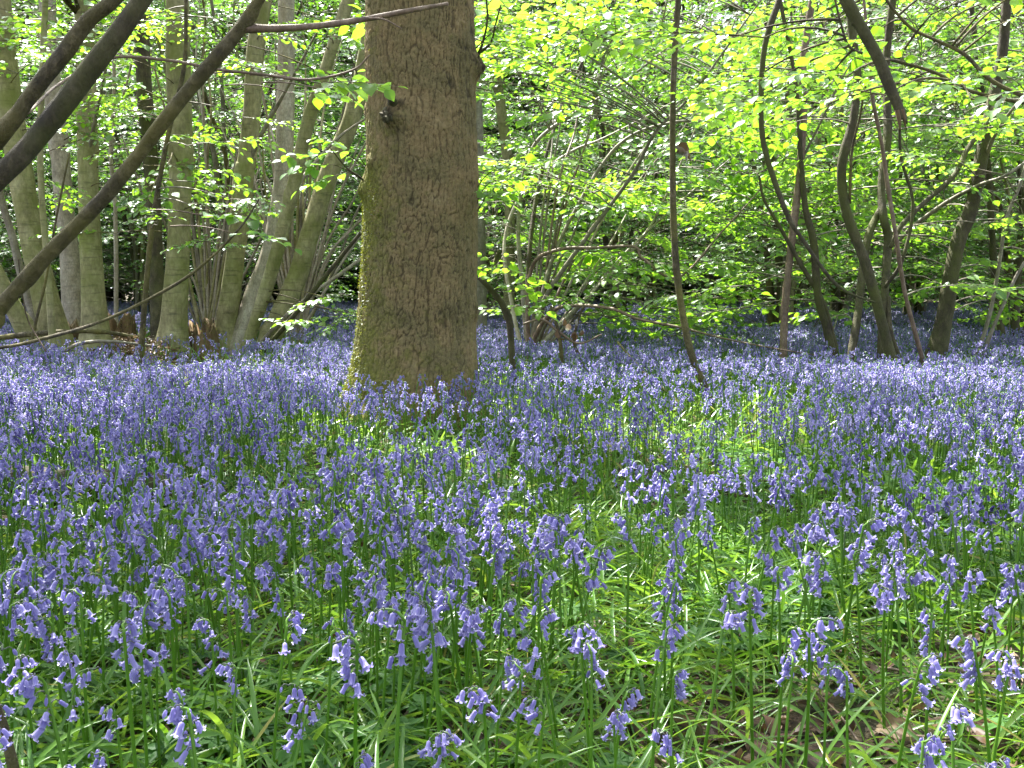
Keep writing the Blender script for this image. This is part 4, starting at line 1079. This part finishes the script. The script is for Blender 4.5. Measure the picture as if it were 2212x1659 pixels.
def plant_layout(seed):
    """stem line and the placing of the bells: (point, direction, scale, kind)"""
    g = np.random.default_rng(seed)
    H = g.uniform(.27, .34); nod = g.uniform(.009, .022); lean = g.normal(0, .018, 2)
    pts = []
    for u in np.linspace(0, 1, 7): pts.append((lean[0] * u * u, lean[1] * u * u, (H - nod) * u))
    b = np.array(pts[-1])
    for a in np.linspace(.35, g.uniform(1.7, 2.6), 5): pts.append(tuple(b + np.array((nod * (1 - math.cos(a)), g.normal(0, .002), nod * math.sin(a)))))
    c = smooth_path(np.array(pts), 3)
    s = np.concatenate([[0], np.cumsum(np.linalg.norm(np.diff(c, axis=0), axis=1))]); s /= s[-1]
    n = int(g.integers(6, 14))
    out = []
    for i, t in enumerate(np.linspace(g.uniform(.70, .83), 1.0, n)):
        k = np.interp(t, s, np.arange(len(c))); a = int(min(k, len(c) - 2)); p = c[a] + (c[a + 1] - c[a]) * (k - a)
        az = g.normal(0, 1.0)
        if t < .85 and g.random() < .3: az += math.pi * g.choice([-.5, .5])
        outw = np.array((math.cos(az), math.sin(az), 0))
        pl = g.uniform(.006, .014)
        e = p + outw * pl + np.array((0, 0, .003 - .4 * pl * g.random()))
        d = np.array((0, 0, -1.0)) + outw * g.uniform(.15, 1.5 if t < .85 else .8)
        kind = 'bud' if (i == n - 1 and g.random() < .8) or g.random() < .06 else 'tube' if g.random() < .3 else 'open'
        out.append((p, e, d / np.linalg.norm(d), g.uniform(.68, .97), kind))
    return c, out
def down_rot(d, roll=0):
    """matrix that takes -Z onto d"""
    d = np.asarray(d); z = -d
    x = np.cross((0, 1, 0), z); x = x / (np.linalg.norm(x) + 1e-9); y = np.cross(z, x)
    M = np.stack([x, y, z], -1)
    c, s = math.cos(roll), math.sin(roll)
    return M @ np.array(((c, -s, 0), (s, c, 0), (0, 0, 1)))
def plant_merged(seed, hi):
    c, bells = plant_layout(seed)
    mb = MB()
    if hi: tube(mb, c[::2], np.linspace(.0026, .0014, len(c[::2])), 4, 0, np.repeat(np.linspace(.1, .8, len(c[::2])), 4).tolist() + [.1, .8], 1)
    else: tube(mb, c[::4], np.linspace(.0028, .0016, len(c[::4])), 3, 0, .35, 1)
    for p, e, d, s, kind in bells:
        mb.inst(bell(kind, 1 if hi else 0, 0).tpl(), (down_rot(d, s * 9) * s)[None], e[None], tint=np.array([.47 + (s - .83) * .9]))
    return mb.tpl()
MID = [plant_merged(300 + i, 1) for i in range(26)]
FAR = [plant_merged(400 + i, 0) for i in range(14)]

# where they grow
def density(x, y):
    d = np.hypot(x, y)
    f = np.interp(d, [.8, 1.3, 1.7, 2.2, 3.0, 6, 10, 16, 17, 27], [66, 150, 260, 315, 300, 250, 240, 230, 150, 110])
    f = np.where((x > .25) & (d < 1.7), f * .7, f)
    f = np.where((x > -1.65) & (x < -.85) & (y > 2.35) & (y < 3.0), f * .4, f)
    f = np.where((x > .55) & (d > 2.1) & (d < 3.4), f * .8, f)
    f = f * np.maximum(1.05 + 1.05 * fbm(np.stack([x, y, x * 0 + 3.0], -1), 1.9, 3), .15)
    f = np.where(np.hypot(x - OAK.location.x, y - OAK_D) < .40, 0, f)
    f = np.where((y < 4.7) & (y > 4.35) & (x > -.75) & (x < .2), f * .5, f)
    return np.where((x > -4.6) & (x < -2.0) & (y > 7.0) & (y < 11), f * .12, f)        # bare floor under the coppice
def sow(dmin, dmax, half=.70):
    n = int(half * (dmax ** 2 - dmin ** 2) * 620)
    d = np.sqrt(rng.uniform(dmin ** 2, dmax ** 2, n)); a = rng.uniform(-half, half, n)
    x, y = d * np.sin(a), d * np.cos(a)
    k = rng.random(n) * 620 < density(x, y)
    return [(float(p), float(q)) for p, q in zip(x[k], y[k])]
random.seed(5)
HERO_PX = [(75, 1440, .27), (690, 1385, .3), (480, 1505, .27), (1075, 1515, .28), (1690, 1240, .31), (1690, 1455, .28), (1850, 1480, .29), (1990, 1590, .28), (1275, 1440, .29), (1345, 1565, .27),
           (1105, 1445, .28), (1935, 1420, .3), (2160, 1420, .3), (600, 1590, .26), (215, 1270, .31), (500, 1310, .31), (1000, 1300, .31), (930, 1610, .26), (1215, 1330, .3), (1010, 1640, .26),
           (330, 1350, .3), (1460, 1480, .27), (1480, 1620, .26), (2080, 1570, .27), (175, 1410, .28), (820, 1300, .31), (1590, 1270, .31), (1450, 1265, .31), (1790, 1430, .28)]
near = []
for px, py, H in HERO_PX:
    H *= .80
    d = ground_d(py, H * .93); p = P(px, py, d); near.append((p[0], p[1], H))
def clash(x, y, lim): return any((x - a[0]) ** 2 + (y - a[1]) ** 2 < lim * lim for a in near)
for x, y in sow(.95, 2.65, .60):
    if math.hypot(x, y) < 1.25 and abs(math.atan2(x, y)) > .5: continue
    if not clash(x, y, .028 if math.hypot(x, y) > 1.4 else .045): near.append((x, y, random.uniform(.19, .285)))
near.sort(key=lambda q: math.hypot(q[0], q[1]))
near, spill = near[:300], near[300:]
R_NEAR = math.hypot(near[-1][0], near[-1][1])

# the three hundred nearest, each a thing with its stem and its flowers
BELLS = {k: [] for k in ('open', 'tube', 'bud')}
for kind in BELLS:
    for v in range(3):
        me = bell(kind, 2, v)
        me.t = [np.clip(t + [.38, .5, .62][v], 0, 1) for t in me.t]
        o = me.build('flower', M_PETAL); BELLS[kind].append(o.data)
        bpy.data.objects.remove(o)
KINDS = []
for k in range(28):
    c, bells = plant_layout(500 + k)
    mb = MB()
    tube(mb, c, np.linspace(.0029, .0013, len(c)), 7, 0, np.concatenate([np.repeat(np.interp(np.linspace(0, 1, len(c)), [0, .6, 1], [.15, .4, .95]), 7), [.1, .9]]), 0)
    for p, e, d, s, kind in bells:
        tube(mb, smooth_path(np.array([p, p * .4 + e * .6 + np.array((0, 0, .0035)), e]), 3), np.linspace(.0009, .0007, 7), 4, 0, .95, 0)
    o = mb.build('stem', M_STEM); sm = o.data; bpy.data.objects.remove(o)
    KINDS.append((sm, c, bells))
def region(x, y):  # short
    px = 1106 + FPX * x / y; d = math.hypot(x, y)
    if d < 1.4: band = 'very close'
    elif d < 1.85: band = 'in front'
    else: band = 'further back'
    side = 'by the bare shoot' if px < 420 else 'over anemone leaves' if px < 800 else 'over glossy strap leaves' if px < 1300 else 'beside brown litter' if px < 1750 else 'above brown litter'
    return band + ' ' + side
NUMW = ['no', 'one', 'two', 'three', 'four', 'five', 'six', 'seven', 'eight', 'nine', 'ten', 'eleven', 'twelve', 'thirteen']
proto_done = {}
for n_, (x, y, H) in enumerate(near):
    k = n_ % 28
    sm, c, bells = KINDS[k]
    sc = H / (c[:, 2].max())
    rz = random.uniform(0, 2 * math.pi)
    r = bpy.data.objects.new('bluebell', None); r.empty_display_size = .05
    r.location = (x, y, float(ground_z(x, y)) - .004); r.rotation_euler = (random.gauss(0, .06), random.gauss(0, .06), rz); r.scale = (sc,) * 3
    COL.objects.link(r)
    if k not in proto_done:
        st = bpy.data.objects.new('stem', sm); COL.objects.link(st); st.parent = r
        fl = []
        for p, e, d, s, kind in bells:
            f = bpy.data.objects.new('flower', BELLS[kind][int(s * 50) % 3])
            f.matrix_basis = Matrix.Translation(Vector(e)) @ Matrix((down_rot(d, s * 9) * s).tolist()).to_4x4()
            COL.objects.link(f); f.parent = r; fl.append(f)
        proto_done[k] = (st, fl)
    else:
        st, fl = proto_done[k]
        for o in [st] + fl:
            q = o.copy(); COL.objects.link(q); q.parent = r
    nb = sum(1 for b in bells if b[4] != 'bud')
    nodx = math.cos(rz)
    nod = 'nodding to the right' if nodx > .4 else 'nodding to the left' if nodx < -.4 else 'nodding away' if math.sin(rz) > 0 else 'nodding forward'
    tag(r, f"{'tall' if H > .255 else 'short' if H < .22 else 'middling'} bluebell {nod}, {NUMW[nb]} bells, {region(x, y)}", 'bluebell', 'bluebells standing nearest')

def plant_all(mb, tpls, pts, hmin, hmax, tint_sd=.18):
    pts = np.array(pts); n = len(pts)
    a = rng.uniform(0, 2 * math.pi, n); s = rng.uniform(hmin, hmax, n)
    lx, ly = rng.normal(0, .07, n), rng.normal(0, .07, n)
    M = np.zeros((n, 3, 3)); c, sn = np.cos(a), np.sin(a)
    M[:, 0, 0], M[:, 0, 1], M[:, 1, 0], M[:, 1, 1], M[:, 2, 2] = c, -sn, sn, c, 1
    M[:, 0, 2], M[:, 1, 2] = lx, ly
    M *= s[:, None, None]
    T = np.stack([pts[:, 0], pts[:, 1], ground_z(pts[:, 0], pts[:, 1]) - .004], -1)
    pick = rng.integers(0, len(tpls), n)
    for k in range(len(tpls)):
        m = pick == k
        if m.any(): mb.inst(tpls[k], M[m], T[m], tint=rng.normal(0, tint_sd, m.sum()))
mb = MB()
mid = [(x, y) for x, y, h in spill] + sow(2.65, 6.0, .80) + [q for q in sow(.9, 2.65, 1.0) if abs(math.atan2(q[0], q[1])) > .60]
plant_all(mb, MID, mid, .66, .97)
far = sow(6.0, 13, .62)
plant_all(mb, FAR, far, .68, .98)
vfar = sow(13, 27, .60)
plant_all(mb, FAR[:6], vfar, .85, 1.15)
tag(mb.build('bluebells', [M_PETAL, M_STEM]), 'violet-blue carpet of bluebells spreading back under the trees', 'bluebells', kind='stuff')

# ------------------------------------------------------------------ strap leaves, anemone leaves, litter
def strap_tpl(seed, hi):
    g = np.random.default_rng(seed)
    n = 9 if hi else 5
    u = np.linspace(0, 1, n)
    L = 1.0; lift = g.uniform(.35, 1.35); drop = g.uniform(.3, 1.0)
    y = u * (1 - .25 * lift); z = lift * u * (1 - u * drop) * .9
    x = g.normal(0, .12) * u ** 2
    w = .0155 * np.interp(u, [0, .15, .6, .9, 1], [.6, .9, 1, .6, .02])
    tw = g.normal(0, .9) * u
    c = np.stack([x, y, z], -1)
    side = np.stack([np.cos(tw), np.zeros(n), np.sin(tw)], -1) * w[:, None]
    if hi:
        V = np.stack([c - side, c - np.array((0, 0, 1)) * (w * .45)[:, None], c + side], 1).reshape(-1, 3)
        q = []
        for i in range(n - 1):
            a = i * 3; q += [(a, a + 1, a + 4, a + 3), (a + 1, a + 2, a + 5, a + 4)]
    else:
        V = np.stack([c - side, c + side], 1).reshape(-1, 3); q = [(2 * i, 2 * i + 1, 2 * i + 3, 2 * i + 2) for i in range(n - 1)]
    return [(V, np.array(q), np.zeros((0, 3), int), 0, np.zeros(len(V)))]
ST_HI = [strap_tpl(700 + i, True) for i in range(14)]
ST_LO = [strap_tpl(730 + i, False) for i in range(10)]
def sow_free(n, dmin, dmax, half, ok=None):
    d = np.sqrt(rng.uniform(dmin ** 2, dmax ** 2, n)); a = rng.uniform(-half, half, n)
    x, y = d * np.sin(a), d * np.cos(a)
    k = np.hypot(x - OAK.location.x, y - OAK_D) > .36
    k &= ~((x > -4.6) & (x < -2.3) & (y > 7.8) & (y < 11) & (rng.random(n) < .85))
    if ok is not None: k &= ok(x, y)
    return np.stack([x[k], y[k], ground_z(x[k], y[k])], -1)
def bare(x, y):
    """the patches of open litter low in the picture, 1 = bare"""
    b = np.exp(-(((x - .42) / .40) ** 2 + ((y - 1.42) / .22) ** 2)) + .9 * np.exp(-(((x - .85) / .3) ** 2 + ((y - 1.7) / .2) ** 2)) + .5 * np.exp(-(((x + .55) / .18) ** 2 + ((y - 1.75) / .12) ** 2))
    return b + .28 * fbm(np.stack([x, y, x * 0], -1), 3.5, 2)
def leaves(mb, tpls, p, smin, smax, tint=(.45, .2), wide=1.0, tilt=.25):
    n = len(p); a = rng.uniform(0, 2 * math.pi, n)
    M = rot_to(np.stack([np.cos(a), np.sin(a), rng.normal(.05, .18, n)], -1), roll=rng.normal(0, tilt, n)) * rng.uniform(smin, smax, n)[:, None, None]
    M[:, :, 0] *= wide
    pick = rng.integers(0, len(tpls), n); t = np.clip(rng.normal(*tint, n), 0, 1); t = np.where(rng.random(n) < .02, 1.0, t)
    for k in range(len(tpls)):
        m = pick == k
        if m.any(): mb.inst(tpls[k], M[m], p[m], tint=t[m])
mb = MB()
leaves(mb, ST_HI, sow_free(18000, .55, 3.0, 1.0, lambda x, y: rng.random(len(x)) > np.clip(bare(x, y) * 1.0, 0, .82)), .11, .25)
leaves(mb, ST_LO, sow_free(22000, 3.0, 7.0, .80), .13, .27, (.55, .2), 1.3)
leaves(mb, ST_LO, sow_free(20000, 7.0, 15, .62), .16, .30, (.55, .2), 1.6)
tag(mb.build('bluebell_leaves', M_STRAP), 'glossy green strap leaves covering the floor beneath the bluebells', 'leaves', kind='stuff')
mb = MB()                                                           # fine grass
leaves(mb, ST_HI[:6], sow_free(7000, .55, 2.8, .95, lambda x, y: rng.random(len(x)) > np.clip(bare(x, y) * .45, 0, .6)), .06, .2, (.6, .2), .42)
tag(mb.build('grass', M_STRAP), 'short fine grass blades between the strap leaves', 'grass', kind='stuff')

def anemone_tpl(seed):
    """three leaflets, each cut into three toothed lobes, on a thin stalk"""
    g = np.random.default_rng(seed); mb = MB()
    h = g.uniform(.9, 1.3)
    tube(mb, np.array([(0, 0, 0), (g.normal(0, .1), g.normal(0, .1), h * .5), (0, 0, h)]), .016, 3, 0, 0)
    for k in range(3):
        a = 2 * math.pi * k / 3 + g.normal(0, .15)
        for s, L in ((-.62, .75), (-.2, .85), (.12, 1.0), (.58, .78)):
            b = a + s; L = L * g.uniform(.85, 1.1)
            d = np.array((math.cos(b), math.sin(b), g.uniform(-.25, .1))); n = np.array((-math.sin(b), math.cos(b), g.normal(0, .2)))
            o = np.array((0, 0, h)); w = .15
            v = [o, o + d * L * .5 - n * w, o + d * L * .45 + (0, 0, -.03), o + d * L * .5 + n * w, o + d * L * .78 - n * w * .55, o + d * L + (0, 0, -.08), o + d * L * .74 + n * w * .7]
            mb.add(v, None, [(0, 1, 2), (0, 2, 3), (1, 4, 2), (2, 4, 5), (2, 5, 6), (2, 6, 3)], 0)
    return mb.tpl()
AN = [anemone_tpl(800 + i) for i in range(8)]
def an_ok(x, y):
    px = 1106 + FPX * x / y
    w = np.where((px < 950) & (y < 1.9), .85, 0) + np.where((px > 1500) & (y > 1.75) & (y < 4.2), .7, 0) + .10
    return rng.random(len(x)) < w * (1 + .9 * fbm(np.stack([x, y, x * 0 + 2], -1), 2.4, 2)) * (1 - np.clip(bare(x, y), 0, .9))
mb = MB()
p = sow_free(8500, .6, 4.4, .70, an_ok)
n = len(p); a = rng.uniform(0, 6.28, n)
leaves(mb, AN, p, .026, .048, (.5, .22), 1.0, .2)
tag(mb.build('anemone_leaves', M_ANEM), 'low divided wood anemone leaves carpeting parts of the floor', 'leaves', kind='stuff')

mb = MB()                                                           # brown litter
p = np.vstack([sow_free(6000, .5, 3.2, .74, lambda x, y: rng.random(len(x)) < np.clip(bare(x, y) + .16, .10, 1)), sow_free(2500, 3.2, 9, .66)])
hp = np.stack([rng.normal(-3.3, .35, 1500), rng.normal(8.75, .3, 1500), np.zeros(1500)], -1); hp[:, 2] = .28 * np.exp(-((hp[:, 0] + 3.3) / .4) ** 2 - ((hp[:, 1] - 8.8) / .4) ** 2) * rng.uniform(.3, 1, 1500)
p = np.vstack([p, hp]); n = len(p); p[:, 2] += rng.uniform(.002, .02, n)
d_ = np.stack([rng.normal(0, 1, n), rng.normal(0, 1, n), rng.normal(.1, .45, n)], -1)
mb.inst(LEAF_HI, rot_to(d_, roll=rng.normal(0, .6, n)) * rng.uniform(.018, .042, n)[:, None, None] * np.array((1, 1, 2.6)), p, tint=np.clip(rng.normal(.32, .26, n), 0, 1))
for k in range(420):
    d = random.uniform(.6, 4); a_ = random.uniform(-.65, .65); x, y = d * math.sin(a_), d * math.cos(a_); b_ = random.uniform(0, 6.28); L = random.uniform(.04, .22)
    z = float(ground_z(x, y)) + .008
    tube(mb, np.array([(x, y, z), (x + math.cos(b_) * L * .5, y + math.sin(b_) * L * .5, z + random.uniform(0, .02)), (x + math.cos(b_) * L, y + math.sin(b_) * L, z + random.uniform(-.005, .02))]), np.array([.003, .0025, .0015]) * random.uniform(.6, 1.4), 5, 0, .3, 1)
tag(mb.build('leaf_litter', [M_DEAD, M_RUST]), 'brown fallen leaves and twigs lying on the soil', 'leaf litter', kind='stuff')

# a few big curled dead leaves that catch the eye
def curled(px, py, size, tint, label, seed):
    g = np.random.default_rng(seed)
    d = ground_d(py, .035); q = P(px, py, d)
    n = 9; U, V = np.meshgrid(np.linspace(-1, 1, n), np.linspace(-1, 1, n), indexing='ij')
    w = np.sqrt(np.clip(1 - V ** 2, 0.02, 1)) * (1 + .12 * np.sin(V * 9 + seed))
    x = U * w * .55; r = .55
    vv = np.stack([np.sin(x / r * 1.1) * r, V * .9, (1 - np.cos(x / r * 1.1)) * r - .16 * V ** 2 + .07 * g.normal(0, 1, U.shape)], -1).reshape(-1, 3)
    i, j = np.meshgrid(np.arange(n - 1), np.arange(n - 1), indexing='ij'); a = (i * n + j).ravel()
    mb = MB(); M = np.array(Euler((g.normal(.2, .4), g.normal(.3, .5), g.uniform(0, 6.28))).to_matrix())
    mb.add(vv @ M.T * size + np.array((q[0], q[1], float(ground_z(q[0], q[1])) + .03)), np.stack([a, a + n, a + n + 1, a + 1], -1), tint=np.clip(tint + .12 * g.normal(0, 1, n * n), 0, 1))
    tag(mb.build('dead_leaf', M_DEAD, None, origin=(q[0], q[1], 0.0)), label, 'dead leaf', 'curled dead leaves')
for a in [(545, 1498, .028, .75, 'curled pale brown dead leaf standing on edge in the grass', 1), (690, 1500, .024, .5, 'curled brown dead leaf tucked under the strap leaves', 2),
          (1490, 1560, .04, .72, 'large pale folded dead leaf on the bare litter', 3), (1930, 1580, .035, .8, 'broad buff dead leaf on the litter beside the bluebells', 4),
          (2130, 1600, .036, .2, 'dark red-brown dead leaf at the edge of the litter', 5), (1345, 1520, .03, .25, 'dark curled dead leaf in the shade of the grass', 6),
          (2080, 1245, .05, .85, 'pale dead leaf lying in the sun among anemone leaves', 7), (600, 1360, .03, .3, 'small dark dead leaf behind the curled pale one', 8)]:
    curled(*a)
